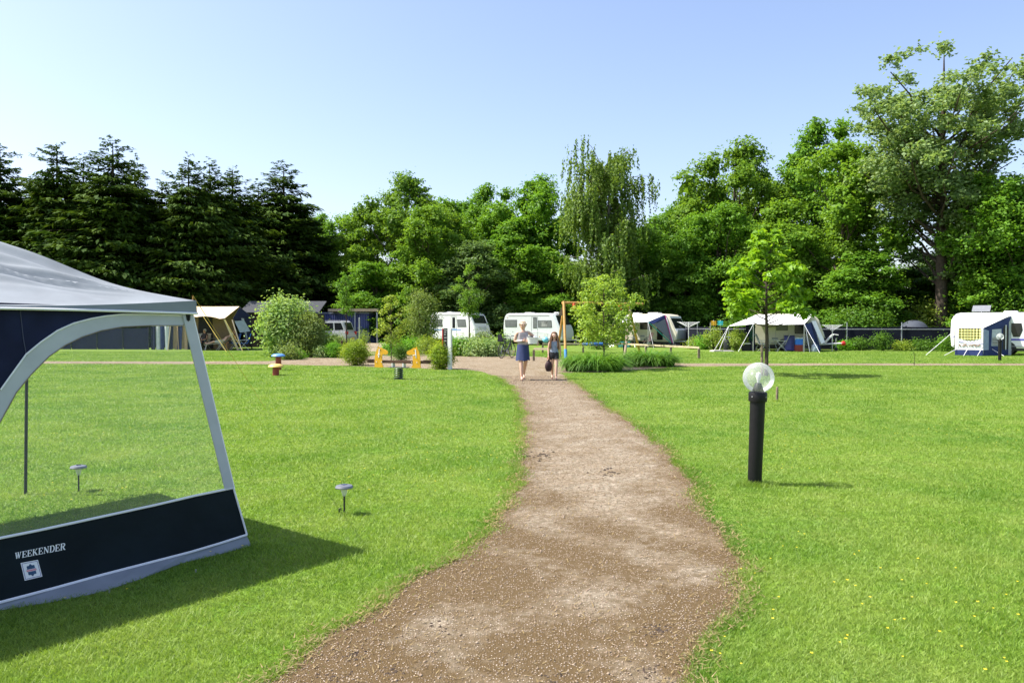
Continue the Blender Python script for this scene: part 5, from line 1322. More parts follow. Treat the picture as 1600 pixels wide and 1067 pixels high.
# ================================================================== FENCE AND BACK OF THE SITE
def screen_fence(label, pts, h, m_, bay=2.75, rail=True, nm='screen_fence', pm=None):
    pm = pm or galv
    t = thing(nm, label, 'fence', (0, 0, 0), 0); i = 0
    for (a, b) in zip(pts[:-1], pts[1:]):
        a, b = Vector(a), Vector(b); n_ = max(1, int(round((b - a).length / bay)))
        for k in range(n_):
            p, q = a.lerp(b, k / n_), a.lerp(b, (k + 1) / n_); back = Vector((0, .06, 0)); d = (q - p).normalized() * .03
            MB().slab([p + d + back + Vector((0, 0, .02)), q - d + back + Vector((0, 0, .02)), q - d + back + Vector((0, 0, h - .05)), (p + q) / 2 + back + Vector((0, 0, h - .09)), p + d + back + Vector((0, 0, h - .05))], (0, .01, 0)).build('screen_panel', m_, t)
            tubeobj('post', [p + Vector((0, 0, -.1)), p + Vector((0, 0, h + (.22 if rail else .04)))], .030, pm, t)
            if rail: tubeobj('rail', [p + Vector((0, -.035, h * .86)), q + Vector((0, -.035, h * .86))], .022, galv, t)
    tubeobj('post', [Vector(pts[-1]) + Vector((0, 0, -.1)), Vector(pts[-1]) + Vector((0, 0, h + (.22 if rail else .04)))], .030, pm, t)
    return t
net = mat('dark_screen_net', (.012, .014, .022), .9, var=.35, scale=2, spec=.1)
screen_fence('dark windbreak net fence on steel posts along the right side', [GX(1040, 62), GX(1110, 51), GX(1240, 50), GX(1497, 48), GX(1700, 46)], 1.5, net)
screen_fence('dark net fence glimpsed behind the two white caravans', [GX(640, 74), GX(790, 73), GX(960, 72)], 1.6, net, bay=3.4)
screen_fence('navy windbreak seen through the clear tent window', [GX(70, 50), GX(232, 49.5)], 1.42, navy, bay=1.7, rail=False, nm='windbreak', pm=steel_d)
for (px, c_, lb) in ((1115, (.75, .42, .03), 'small orange and yellow cloth hung on the dark fence'), (1125.5, (.05, .55, .60), 'small turquoise cloth hung on the dark fence')):
    g = GX(px, 50.6); k = thing('hanging_cloth', lb, 'cloth', (g.x, g.y, 1.55))
    MB().grid(lambda u, v: Vector(((u - .5) * .34, .015 * math.sin(u * 9), -.02 + .30 * v)), 8, 3).build('fabric', mat('cloth_' + str(px), c_, .8), k, solid=.006)
    boxobj('clip', -.015, .015, -.03, .02, .26, .31, piping, k); tubeobj('hanger', [(0, .0, .0), (0, .0, -1.56)], .012, galv, k)
# dome tent beyond the fence
g = GX(1428, 54); k = thing('dome_tent', 'grey dome tent peeping over the dark fence', 'tent', g, .2)
MB().grid(lambda u, v: Vector((math.cos(u * 2 * PI) * 1.2 * math.cos(v * PI / 2) ** .75, math.sin(u * 2 * PI) * 1.2 * math.cos(v * PI / 2) ** .75, 1.86 * math.sin(v * PI / 2))), 28, 12).build('flysheet', mat('tent_grey', (.045, .055, .075), .8), k, smooth=True)
for a0 in (.6, -.6):
    tubeobj('tent_pole', [(math.cos(a0) * 1.22 * math.cos(s) , math.sin(a0) * 1.22 * math.cos(s), 1.88 * abs(math.sin(s)) ** .9 + .01) for s in np.linspace(0.02, PI - .02, 15)], .02, steel_d, k)
# brown shed with pale ribbed roof behind the camper tent
g = GX(385, 55.5); k = thing('garden_shed', 'dark brown shed with grey ribbed roof behind the shrub', 'shed', g, 0)
boxobj('wall', -.2, 5.0, 0, 2.2, 0, 2.35, mat('shed_brown', (.018, .012, .009), .8, var=.4), k)
for i in range(17): boxobj('board', -.22 + i * .308, -.22 + i * .308 + .29, -.03, -.002, .02, 2.33, mat('shed_board', (.03, .019, .012), .8, var=.4), k)
ro = MB().slab([(-.4, -.35, 2.40), (5.2, -.35, 2.40), (5.2, 2.0, 3.25), (-.4, 2.0, 3.25)], (0, 0, .03)).build('roof', mat('pale_roof', (.03, .033, .036), .8), k)
for i in range(22): MB().slab([(-.4, -.35 + i * .107, 2.44 + i * .0387), (5.2, -.35 + i * .107, 2.44 + i * .0387), (5.2, -.31 + i * .107, 2.46 + i * .0387), (-.4, -.31 + i * .107, 2.46 + i * .0387)], (0, 0, .02)).build('roof_rib', mat('pale_roof_rib', (.07, .075, .08), .7), ro)
# blue container
g = GX(478, 70); k = thing('shipping_container', 'blue corrugated container behind the silver car', 'container', g, R(-14))
cb = mat('container_blue', (.045, .06, .20), .5, var=.2, scale=1.5)
boxobj('box', 0, 6.0, .05, 2.4, .12, 2.55, cb, k)
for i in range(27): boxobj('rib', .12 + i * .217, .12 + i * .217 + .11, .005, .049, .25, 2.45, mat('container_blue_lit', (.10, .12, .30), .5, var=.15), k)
boxobj('top_rail', -.02, 6.02, -.01, 2.42, 2.551, 2.68, mat('container_rail', (.22, .25, .32), .5), k); boxobj('bottom_rail', -.02, 6.02, -.01, 2.42, 0, .119, cb, k)
for x in (-.03, 5.93): boxobj('corner_post', x, x + .1, -.012, .048, .12, 2.55, cb, k)
# open shelter with flat roof
g = GX(520, 69); k = thing('open_shelter', 'dark open shelter with pale flat roof right of the container', 'shelter', g, R(-4))
boxobj('roof', -.2, 4.2, -.6, 2.4, 2.82, 2.95, mat('roof_felt', (.35, .30, .24), .8), k); boxobj('fascia', -.22, 4.22, -.66, -.601, 2.74, 2.97, mat('pale_timber', (.55, .42, .28), .7), k)
for i in range(9): boxobj('rafter', .1 + i * .5, .16 + i * .5, -.60, 2.3, 2.68, 2.815, wood_d, k)
boxobj('back_wall', -.1, 4.1, 2.2, 2.3, 0, 2.68, steel_d, k)
for x in (2.1, 4.05): boxobj('post', x - .06, x + .06, -.5, -.38, 0, 2.67, galv, k)
# hedge at the end of the side path
# silver car
def carw(): return None
g = GX(459, 62.5); k = thing('parked_car', 'silver estate car parked in front of the blue container', 'car', (g.x, g.y, 0), R(-14))
silver = mat('car_silver', (.60, .61, .61), .3, metal=.1, var=.04, coat=.6)
CW = 1.82
lower = [(.0, .42), (.02, .75), (.12, .95), (1.2, 1.05), (4.3, 1.10), (4.50, 1.05), (4.56, .75), (4.52, .40), (4.25, .30), (.3, .30)]
MB().slab([(x, 0, z) for x, z in lower], (0, CW, 0)).build('body', silver, k, bevel=.07, smooth=True)
cab = [(1.15, 1.04), (1.95, 1.70), (2.2, 1.82), (4.0, 1.84), (4.18, 1.78), (4.46, 1.08)]
cb_ = MB().slab([(x, .12, z) for x, z in cab], (0, CW - .24, 0)).build('cabin', silver, k, bevel=.05, smooth=True)
for pts in ([(1.45, 1.12), (2.02, 1.66), (2.55, 1.70), (2.55, 1.12)], [(2.62, 1.12), (2.62, 1.70), (3.35, 1.72), (3.35, 1.12)], [(3.50, 1.14), (3.46, 1.72), (4.02, 1.72), (4.24, 1.20)]):
    MB().slab([(x, .112, z) for x, z in pts], (0, .009, 0)).build('window', win_dark, cb_, bevel=.002)
MB().slab([(4.42, .3, 1.16), (4.42, CW - .3, 1.16), (4.20, CW - .36, 1.74), (4.20, .36, 1.74)], (.03, 0, .01)).build('rear_window', win_dark, cb_)
for yy in (.03, CW - .28): boxobj('tail_light', 4.44, 4.585, yy, yy + .24, .82, 1.06, red_pl, k, .01)
boxobj('bumper', 4.45, 4.66, .05, CW - .05, .38, .62, mat('bumper_grey', (.25, .26, .27), .5), k, .03)
boxobj('number_plate', 4.661, 4.672, .66, 1.16, .46, .57, mat('plate_yellow', (.75, .55, .05), .5), k)
for yy in (.22, CW - .22): tubeobj('roof_rail', [(2.2, yy, 1.83), (2.3, yy, 1.89), (3.95, yy, 1.90), (4.05, yy, 1.84)], .018, alu, k)
boxobj('mirror', 1.55, 1.72, -.12, .06, 1.10, 1.24, silver, k, .02)
for x in (.95, 3.60):
    for yy in (.09, CW - .09):
        wh = MB().lathe([(0, -.11), (.22, -.11), (.33, -.09), (.34, 0), (.33, .09), (.22, .11), (0, .11)], 22).build('wheel', rubber, k, smooth=True); wh.matrix_local = Matrix.Translation((x, yy, .34)) @ Matrix.Rotation(PI / 2, 4, 'X')
        MB().lathe([(0, .122), (.08, .12), (.20, .1105)], 14).build('rim', alu, wh, smooth=True)
    MB().slab([(x + math.cos(a) * .42, -.004, .34 + math.sin(a) * .42) for a in np.linspace(0, PI, 14)], (0, .0045, 0)).build('wheel_arch', rubber, k)
# grey steel post at the side path, and brown stakes
for (px, Y, h, lb, m_) in ((561.5, 56, 2.05, 'grey steel post at the entrance of the side path', galv), (534, 40, .72, 'brown tree stake left in the flower bed', wood_b)):
    k = thing('standing_post', lb, 'post', GX(px, Y)); tubeobj('shaft', [(0, 0, -.1), (0, 0, h)], .05, m_, k, 8); MB().lathe([(.056, h), (.056, h + .03), (0, h + .05)], 10).build('cap', m_, k)

# ================================================================== CAMPER TENT ON THE LEFT AND ITS PEOPLE
k = thing('camper_tent', 'beige and navy folding camper tent with raised front canopy', 'tent', (0, 0, 0))
Rg0, Rg1 = P(262, 478, 50.5), P(374, 479, 50.5); F0, F1 = P(268, 493, 48.0), P(351, 499, 47.6); Bk0, Bk1 = P(262, 492, 53), P(392, 494, 53)
def up_(a, z): return Vector((a.x, a.y, z))
def scal(u, v):
    q = Rg0.lerp(Rg1, u).lerp(F0.lerp(F1, u), v); q.z += .10 * v * abs(math.sin(u * PI * 2.2)) ** .8 - .04 * math.sin(u * PI) * (1 - v); return q
MB().grid(scal, 30, 8).build('front_roof', beige_cv, k, smooth=True, solid=.006)
MB().slab([Rg0, Rg1, Bk1, Bk0], (0, 0, .008)).build('back_roof', beige_cv, k)
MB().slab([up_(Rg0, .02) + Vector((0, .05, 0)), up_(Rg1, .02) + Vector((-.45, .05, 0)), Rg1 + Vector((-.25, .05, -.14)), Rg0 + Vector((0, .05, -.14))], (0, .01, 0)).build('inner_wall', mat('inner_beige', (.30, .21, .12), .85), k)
MB().slab([up_(Rg0, .05) + Vector((1.9, .03, 0)), up_(Rg0, .05) + Vector((2.9, .03, 0)), up_(Rg0, 2.1) + Vector((2.85, .03, 0)), up_(Rg0, 2.1) + Vector((1.95, .03, 0))], (0, .01, 0)).build('inner_doorway', rubber, k)
e1, e2, e3 = P(372, 547, 48.2), P(396, 545, 50.0), P(391, 545, 53)
MB().slab([Rg1 + Vector((.02, 0, -.03)), F1 + Vector((.42, .25, .05)), up_(e2, .02), up_(Bk1, .02), Bk1], (.008, 0, 0)).build('side_wall', navy, k)
MB().slab([F1 + Vector((.52, .22, -.10)), F1 + Vector((.98, .60, -.06)), F1 + Vector((1.25, .9, -.72)), F1 + Vector((.78, .4, -.80))], (.006, -.006, 0)).build('side_window', mat('hazy_side_window', (.30, .36, .42), .3), k)
MB().slab([P(377, 497, 48.4), P(381, 497.5, 48.4), P(387, 528, 49.2), P(384.5, 530, 49.2)], (.0, -.01, 0)).build('grey_strap', mat('strap_grey', (.4, .42, .45), .7), k)
for (a, b) in ((F1, e1 + Vector((0, 0, -.02))), (F0, GX(262, 47.8)), (F1 + Vector((.35, .3, -.02)), G(378, 548))): tubeobj('pole', [a, b], .035, beige_cv, k)
MB().slab([F1 + Vector((-.06, -.02, 0)), F1 + Vector((.06, -.02, 0)), e1 + Vector((.08, -.02, 0)), e1 + Vector((-.06, -.02, 0))], (0, -.01, 0)).build('pole_sleeve', beige_cv, k)
yr = mat('yellow_rope', (.62, .48, .06), .7)
tubeobj('guy_rope', [P(316, 492, 47.9), G(354, 550)], .009, yr, k); tubeobj('guy_rope', [F1, G(380, 549)], .007, yr, k); tubeobj('guy_rope', [P(301, 473, 50.5), P(310, 481, 49)], .012, yr, k)
# the tent's striped annexe to the left (seen through the clear window)
k2 = thing('tent_annexe', 'navy tent annexe with white and tan hanging panels seen through the window', 'tent', (0, 0, 0))
A0, A1 = GX(236, 49), GX(300, 49)
for i in range(9):
    a, b = A0.lerp(A1, i / 9), A0.lerp(A1, (i + .96) / 9); mm = [navy, mat('pale_panel', (.55, .56, .58), .7), blue_cv, piping, navy, mat('tan_panel', (.36, .24, .14), .8), blue_cv, mat('tan_panel2', (.42, .28, .17), .8), navy][i]
    MB().grid(lambda u, v: up_(a.lerp(b, u), 1.46 * (1 - v) + .03) + Vector((.10 * v * math.sin(i * 3), .04 * math.sin(u * 6 + i), 0)), 6, 5).build('wall_panel', mm, k2, solid=.006)
tubeobj('ridge_pole', [A0 + Vector((0, 0, 1.50)), A1 + Vector((0, 0, 1.50))], .02, alu, k2)
for q in (A0, A1): tubeobj('pole', [q + Vector((0, .05, 0)), q + Vector((0, .05, 1.5))], .02, alu, k2)

def seated(label, px, Y, rz, top_m, leg_m, recline=0.0, shirt=True, hairm=None, sk=skin_t, arms=0):
    g = GX(px, Y); t = thing('person', label, 'person', g, rz)
    rc_ = recline
    def bk(h, y0=.05): return (0, y0 + h * math.sin(rc_), .50 + h * math.cos(rc_))
    c = bk(.40); n_ = bk(.56); j = bk(.64); hd = bk(.71); cr_ = bk(.78); be = bk(.2)
    ext = rc_ > .6
    kz, kx = (.44, -.48) if not ext else (.50, -.45)
    J = joints(pelvis=((0, .03, .50), (.15, .12)), belly=(be, (.14, .11)), chest=(c, (.15, .11)), neck=(n_, .052), jaw=(j, (.064, .07)), head=(hd, (.084, .098)), crown=(cr_, (.05, .06)), nose=((0, hd[1] - .105, hd[2] - .03), .013),
        shR=((-.18, c[1], c[2] + .06), .055), elR=((-.27, c[1] - .10, c[2] - .18), .040), wrR=((-.12, c[1] - .30, .62), .027), haR=((-.08, c[1] - .36, .63), (.03, .018)),
        shL=((.18, c[1], c[2] + .06), .055), elL=((.27, c[1] - .10, c[2] - .18), .040), wrL=((.12, c[1] - .30, .62), .027), haL=((.08, c[1] - .36, .63), (.03, .018)),
        hiR=((-.10, -.06, .50), .095), knR=((-.11, kx, kz + .04), .065), caR=((-.11, kx - (.02 if not ext else .2), .32 if not ext else .45), .055), anR=((-.11, kx + .02 if not ext else kx - .44, .07 if not ext else .40), .036), toR=((-.12, kx - .13 if not ext else kx - .50, .03 if not ext else .50), .032),
        hiL=((.10, -.06, .50), .095), knL=((.11, kx, kz + .04), .065), caL=((.11, kx - (.02 if not ext else .2), .32 if not ext else .45), .055), anL=((.11, kx + .02 if not ext else kx - .44, .07 if not ext else .40), .036), toL=((.12, kx - .13 if not ext else kx - .50, .03 if not ext else .50), .032))
    me = person_mesh(J, BONES, [(J['wrR'][0], J['haR'][0], (0, 0, 1)), (J['wrL'][0], J['haL'][0], (0, 0, 1))])
    link('body', me, t, sk)
    if shirt: garment('shirt', me, lambda q: .50 < q.z < c[2] + .12 and abs(q.x) < .22 and q.y > min(c[1], 0) - .16, .012, top_m, t)
    garment('shorts', me, lambda q: q.z < .60 and q.z > .38 and q.y > -.36 and q.y < .22, .013, leg_m, t)
    head_parts(t, hd, .095, hairm or mat('grey_hair', (.45, .43, .40), .6))
    return t
grey_hair = mat('grey_hair', (.45, .43, .40), .6, var=.2)
seated('person with dark top sitting under the camper tent canopy', 319, 49.2, R(-25), mat('dark_top', (.03, .02, .022), .8), mat('dark_trousers', (.03, .03, .04), .8))
camp_chair('camp chair under the person in the dark top', GX(319, 49.2), R(-25), beige_cv, recl=.12)
seated('person lying back on a lounger with legs stretched left', 346, 48.6, R(-82), mat('pink_top', (.55, .33, .26), .8), mat('pale_shorts', (.5, .47, .42), .8), recline=.85, shirt=False, sk=skin_m, hairm=mat('white_hair', (.62, .58, .52), .6))
ch = camp_chair('reclined lounger under the person lying back', GX(346, 48.6), R(-82), mat('lounger_cloth', (.40, .36, .28), .7), recl=.55, name='sun_lounger')
MB().slab([(-.22, -.23, .40), (.22, -.23, .40), (.22, -1.0, .33), (-.22, -1.0, .33)], (0, 0, .03)).build('leg_rest', mat('lounger_cloth', (.40, .36, .28), .7), ch); tubeobj('leg', [(0, -.9, .33), (0, -.95, 0)], .014, alu, ch)
seated('bare chested person on a blue chair beside the tent pole', 366, 49.0, R(-60), navy, mat('dark_shorts', (.04, .04, .05), .8), shirt=False, hairm=mat('dark_hair', (.06, .04, .03), .6))
camp_chair('blue camp chair under the bare chested person', GX(366, 49.0), R(-60), blue_pl, recl=.15)
camp_chair('empty blue and white camp chair at the right of the camper tent', GX(381, 48.9), R(-70), blue_pl, recl=.2)
camp_chair('pale camp chair at the left under the canopy', GX(306, 49.3), R(-15), mat('chair_pale', (.5, .46, .42), .7), recl=.15)
camp_table('low camp table in front of the seated people', GX(332, 50.0), R(4), 1.1, .6)

# ================================================================== PLAYGROUND
g = G(885, 559); YS = g.y
k = thing('swing_frame', 'wooden A-frame swing with round blue basket seat', 'swing', (0, 0, 0))
t0, t1 = P(881, 473, YS + .4), P(995, 475, YS + 2.6)
lg = [(t0, G(884, 560)), (t0 + Vector((.0, .0, -.25)), P(870, 546, YS + 1.7)), (t1 + Vector((-.3, 0, 0)), G(975, 562)), (t1 + Vector((-.4, 0, -.1)), G(1000, 551))]
for i, (a, b) in enumerate(lg):
    b = Vector((b.x, b.y, -.05)); tubeobj('leg', [a + (a - b).normalized() * .06, b], .062, wood_y if i in (0, 1, 3) else wood_d, k, 10)
tubeobj('leg_shoe', [Vector((lg[0][1].x, lg[0][1].y, 0)) * 1 + Vector((0, 0, .0)), Vector((lg[0][1].x, lg[0][1].y, 0)).lerp(lg[0][0], .16)], .072, mat('blue_shoe', (.05, .22, .45), .5), k, 10)
tubeobj('beam', [t0 + Vector((-.08, 0, 0)), t1 + Vector((.3, 0, 0))], .058, wood_y, k, 10)
MB().slab([t0 + Vector((.0, -.08, -.02)), t0 + Vector((-.28, -.08, -.62)), t0 + Vector((.0, -.08, -.62))], (0, .03, 0)).build('brace_plate', wood_d, k)
for f in (.13, .76):
    q = t0.lerp(t1, f); MB().lathe([(.05, -.30), (.085, -.24), (.085, -.06), (.06, 0)], 12, q + Vector((0, -.07, -.02))).build('hanger_bracket', mat('orange_red_plastic', (.72, .10, .02), .4), k, smooth=True)
sc_ = t0.lerp(t1, .42); sc_ = Vector((sc_.x, sc_.y, .62))
MB().tube([sc_ + Vector((math.cos(a) * .56, math.sin(a) * .5, 0)) for a in np.linspace(0, 2 * PI, 33)[:-1]], .075, 8, closed=True).build('basket_ring', mat('blue_rope', (.015, .10, .28), .6), k, smooth=True)
nb = MB()
for i in range(-4, 5):
    x = i * .115; yy = math.sqrt(max(.01, .5 ** 2 * (1 - (x / .56) ** 2))); nb.tube([sc_ + Vector((x, -yy, 0)), sc_ + Vector((x, 0, -.10)), sc_ + Vector((x, yy, 0))], .012, 5); nb.tube([sc_ + Vector((-yy * 1.1, x * .9, 0)), sc_ + Vector((0, x * .9, -.10)), sc_ + Vector((yy * 1.1, x * .9, 0))], .012, 5)
nb.build('basket_net', mat('rope_tan', (.42, .30, .18), .8), k)
for f, s in ((.13, -1), (.76, 1)):
    q = t0.lerp(t1, f)
    for y_ in (-.3, .3): tubeobj('chain', [q + Vector((0, 0, -.2)), sc_ + Vector((s * .45, y_, .05))], .012, steel_d, k)
# low wooden rail
def low_rail(label, pts, h, posts=2.3):
    k = thing('low_rail', label, 'rail', (0, 0, 0), 0, 'low wooden rails')
    for a, b in zip(pts[:-1], pts[1:]):
        a, b = Vector(a), Vector(b); n_ = max(1, round((b - a).length / posts))
        MB().slab([a + Vector((0, -.05, h)), a + Vector((0, .07, h)), b + Vector((0, .07, h)), b + Vector((0, -.05, h))], (0, 0, .09)).build('rail', mat('pale_rail_wood', (.42, .36, .22), .7, var=.25, scale=5), k)
        for i in range(n_ + 1):
            q = a.lerp(b, i / n_); boxobj('post', q.x - .05, q.x + .05, q.y - .05, q.y + .05, -.05, h - .001, wood_d, k)
low_rail('low wooden rail running behind the swing to the right', [G(848, 551), G(975, 551.5), G(1092, 560)], .46)
low_rail('short low wooden rail between the woman and the girl', [G(834, 564), G(858, 564.5)], .48, 1.0)
# ball
k = thing('play_ball', 'light blue ball lying on the low rail behind the girl', 'ball', G(849, 551) + Vector((.12, .0, .55)))
MB().lathe([(math.sin(a) * .17, .17 - math.cos(a) * .17) for a in np.linspace(0, PI, 14)], 20).build('shell', mat('ball_blue', (.18, .52, .68), .4), k, smooth=True); MB().lathe([(.02, .339), (.02, .345), (0, .345)], 8).build('valve', piping, k)
# bicycle
g = G(792, 559.5); k = thing('bicycle', 'dark bicycle with child seat parked beside the flower bed', 'bicycle', g, R(62))
for x in (-.52, .52):
    w_ = MB().tube([(x + math.cos(a) * .33, 0, .35 + math.sin(a) * .33) for a in np.linspace(0, 2 * PI, 29)[:-1]], .02, 6, closed=True).build('wheel', rubber, k, smooth=True)
    sp = MB()
    for i in range(10): a = i * PI / 5; sp.tube([(x, 0, .35), (x + math.cos(a) * .32, 0, .35 + math.sin(a) * .32)], .004, 4)
    sp.build('spokes', alu, w_)
bkm = mat('bike_dark', (.012, .014, .03), .4)
for a, b in (((-.52, 0, .35), (-.05, 0, .32)), ((-.05, 0, .32), (-.18, 0, .80)), ((-.52, 0, .35), (-.18, 0, .78)), ((-.16, 0, .72), (.36, 0, .80)), ((-.05, 0, .32), (.36, 0, .74)), ((.34, 0, .95), (.40, 0, .66)), ((.40, 0, .66), (.52, 0, .35))): tubeobj('frame_tube', [a, b], .02, bkm, k)
tubeobj('handlebar', [(.20, -.28, 1.02), (.33, -.2, 1.05), (.34, 0, 1.0), (.33, .2, 1.05), (.20, .28, 1.02)], .016, bkm, k)
MB().slab([(-.32, -.08, .88), (-.32, .08, .88), (-.05, .03, .88), (-.05, -.03, .88)], (0, 0, .06)).build('saddle', rubber, k, bevel=.015); tubeobj('seat_post', [(-.18, 0, .78), (-.19, 0, .88)], .014, alu, k)
MB().slab([(-.62, -.16, .78), (-.62, .16, .78), (-.36, .16, .78), (-.36, -.16, .78)], (0, 0, .05)).build('child_seat', mat('seat_navy', (.012, .014, .03), .6), k, bevel=.01)
MB().slab([(-.66, -.13, .80), (-.66, .13, .80), (-.72, .10, 1.12), (-.72, -.10, 1.12)], (.05, 0, 0)).build('child_seat_back', mat('seat_navy', (.012, .014, .03), .6), k, bevel=.01)
tubeobj('crank', [(-.05, -.12, .20), (-.05, -.10, .32), (-.05, .10, .32), (-.05, .12, .44)], .012, alu, k); MB().tube([(-.05 + math.cos(a) * .09, -.05, .32 + math.sin(a) * .09) for a in np.linspace(0, 2 * PI, 17)[:-1]], .008, 5, closed=True).build('chain_ring', alu, k)

# ================================================================== SHRUBS, YOUNG TREES, BEDS
def shrub(name, label, px, base, wpx, hpx, lm, leaf=.1, n=2600, seed=1, depth=.8, cat='shrub', shape=0, group=None, Y=None, stems=6, rough=.2):
    g = G(px, base) if Y is None else GX(px, Y)
    w_ = wpx / F * g.y; h = hpx / F * g.y; r = np.random.default_rng(seed); rr = random.Random(seed)
    t = thing(name, label, cat, g, rr.uniform(-.5, .5), group)
    k_ = max(12, int(n / 26)); d = unit(r.normal(0, 1, (k_, 3)))
    rad = r.uniform(.6, 1.0, (k_, 1)) ** .6 * (1 + r.normal(0, rough * .4, (k_, 1)))
    C = d * rad * np.array([w_ / 2, w_ / 2 * depth, h * .5]) * .93
    if shape == 1: C[:, :2] *= (1.15 - .85 * (C[:, 2:3] / h + .5))          # cone
    C[:, 2] += h * .5
    cr = leaf * 2.0
    Pp = (C[:, None] + r.normal(0, 1, (k_, 26, 3)) * cr * np.array([1, 1, .8])).reshape(-1, 3)
    Pp[:, 2] = np.abs(Pp[:, 2]) + .01
    Nn = unit(np.repeat(d, 26, 0) * .6 + np.array([0, 0, .6]) + r.normal(0, .5, (len(Pp), 3)))
    V, Q = leaf_quads(Pp, Nn, leaf, leaf * .62, r)
    link('foliage', np_mesh('foliage', V, Q), t, lm)
    mb = MB()
    for i in range(stems):
        a = rr.uniform(0, 6.28); q = Vector((math.cos(a) * w_ * .3, math.sin(a) * w_ * .3 * depth, h * rr.uniform(.5, .8)))
        mb.tube([(math.cos(a) * .05, math.sin(a) * .05, -.02), tuple(q * .5 + Vector((0, 0, h * .08))), tuple(q)], [.02 + .012 * h, .012 + .006 * h, .005], 5)
    mb.build('stems', bark, t, smooth=True)
    return t
lf_white = leafmat('flowering_leaf', (.10, .25, .03), (.28, .44, .10), trans=.42, cscale=1.2, cc=(.38, .50, .20), spec=.2)
lf_sage = leafmat('sage_leaf', (.11, .19, .045), (.22, .30, .085), trans=.4, cscale=1.2, spec=.2)
lf_gold = leafmat('golden_leaf', (.12, .24, .02), (.29, .42, .03), trans=.42, cscale=2, cc=(.34, .40, .03), spec=.2)
lf_brite = leafmat('bright_leaf', (.09, .27, .02), (.19, .42, .03), trans=.42, cscale=1.5, spec=.2)
lf_hosta = leafmat('hosta_leaf', (.13, .28, .05), (.28, .42, .13), trans=.35, cscale=1.5, cc=(.44, .52, .24), spec=.3)
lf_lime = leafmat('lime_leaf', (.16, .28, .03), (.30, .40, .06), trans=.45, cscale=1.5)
shrub('flowering_shrub', 'large pale flowering shrub right of the camper tent', 447, 557, 72, 88, lf_white, .15, 13000, 3, rough=.35)
shrub('grey_green_shrub', 'tall grey green shrub leaning on the flowering shrub', 480, 558, 50, 68, lf_sage, .10, 6500, 4)
shrub('dark_shrub', 'dark low shrub at the foot of the large flowering shrub', 496, 556, 42, 42, lf_dark, .12, 3200, 5)
shrub('grey_green_shrub', 'feathery olive shrub left of the tree stake', 522, 552, 40, 24, lf_sage, .09, 3200, 6)
shrub('box_ball', 'small clipped ball shrub at the front left of the bed', 469, 561, 22, 13, lf_brite, .05, 1600, 7, rough=.1)
shrub('box_ball', 'rounded bright green shrub left of the golden one', 523.5, 559, 28, 22, lf_brite, .055, 3000, 8, rough=.1)
shrub('leafy_perennial', 'loose light green perennial between the two green balls', 502, 559, 18, 15, lf_hosta, .07, 800, 9)
shrub('pale_grass_tuft', 'pale tufted plant at the foot of the flowering shrub', 452, 562, 28, 20, lf_sage, .10, 1200, 10)
shrub('golden_shrub', 'large rounded golden green shrub left of the seesaw', 555, 571, 40, 38, lf_gold, .055, 6500, 11, rough=.12)
shrub('golden_shrub', 'golden green shrub behind the white notice post', 690, 577, 36, 42, lf_gold, .055, 6000, 12, rough=.15)
shrub('dark_cone_shrub', 'small dark green cone shrub behind the seesaw beam', 625, 567, 24, 28, mat('x', (0, 0, 0)) if False else lf_dark, .05, 2600, 13, shape=1)
bed = 'leafy plants in the bed behind the path'
for i, (px, b, w_, h, m_, lf, lb) in enumerate([(612, 553, 30, 20, lf_brite, .08, 'bright green low plant left in the right bed'), (640, 552, 40, 24, lf_brite, .09, 'broad bright clump behind the right horse head'), (668, 553, 34, 26, lf_lime, .08, 'lime green clump left of the golden shrub by the post'),
        (712, 556, 26, 26, lf_brite, .10, 'green clump just right of the white post'), (731, 556, 28, 22, lf_hosta, .12, 'broad leaved pale hosta right of the white post'), (752, 553, 34, 34, lf_sage, .09, 'tallest grey green plant in the hosta bed'),
        (762, 557, 28, 24, lf_hosta, .11, 'pale variegated plant under the tallest bed plant'), (783, 554, 24, 30, lf_white, .09, 'dull yellowish plant left of the bicycle'), (742, 557, 16, 15, lf_hosta, .11, 'small pale rosette at the front of the hosta bed')]):
    shrub('bed_plant', lb, px, b, w_, h, m_, lf, 1900, 20 + i, group=bed, cat='plant')
for i, (px, Y, w_, h, m_, lb) in enumerate([(1101, 50, 24, 20, lf_brite, 'green bush at the fence near the white dryer'), (1117, 49.6, 30, 32, lf_lime, 'light green bush at the fence below the hung cloths'), (1151, 47.5, 22, 32, lf_lime, 'small bush beside the grey water tank'),
        (1343, 48.2, 26, 16, lf_dark, 'dark bush at the fence right of the red hitch cover'), (1379, 47.6, 24, 26, lf_dark, 'tallest bush along the right hand fence'), (1410, 47.6, 16, 10, lf_lime, 'low light green plant at the right hand fence'), (1440, 47.4, 40, 14, lf_dark, 'wide dark plant low at the right hand fence'),
        (1478, 46.6, 18, 20, lf_mid, 'small bush at the left corner of the porch awning'), (1085, 51, 20, 14, lf_lime, 'small yellowish plant behind the blue bag'), (934, 50, 34, 28, lf_mid, 'green bush behind the basket swing'), (1320, 48.3, 16, 10, lf_brite, 'tiny plant under the metal dryer by the fence')]):
    shrub('fence_bush', lb, px, 0, w_, h, m_, .10, 1500, 50 + i, group='bushes along the fence', Y=Y)
shrub('conical_bush', 'tall feathery green bush left of the first caravan', 662, 0, 48, 88, lf_sage, .13, 7000, 70, Y=56, stems=10)
shrub('hedge_block', 'dark clipped hedge at the end of the side path', 585, 0, 60, 48, lf_dark, .14, 4200, 71, Y=71, depth=.3, cat='hedge')
shrub('hedge_block', 'dark hedge between the side path and the first caravan', 645, 0, 70, 44, lf_dark, .14, 4200, 72, Y=71.5, depth=.3, cat='hedge')
shrub('yellow_bush', 'small yellow green bush beside the grey steel post', 568, 0, 14, 26, lf_lime, .08, 900, 73, Y=55)
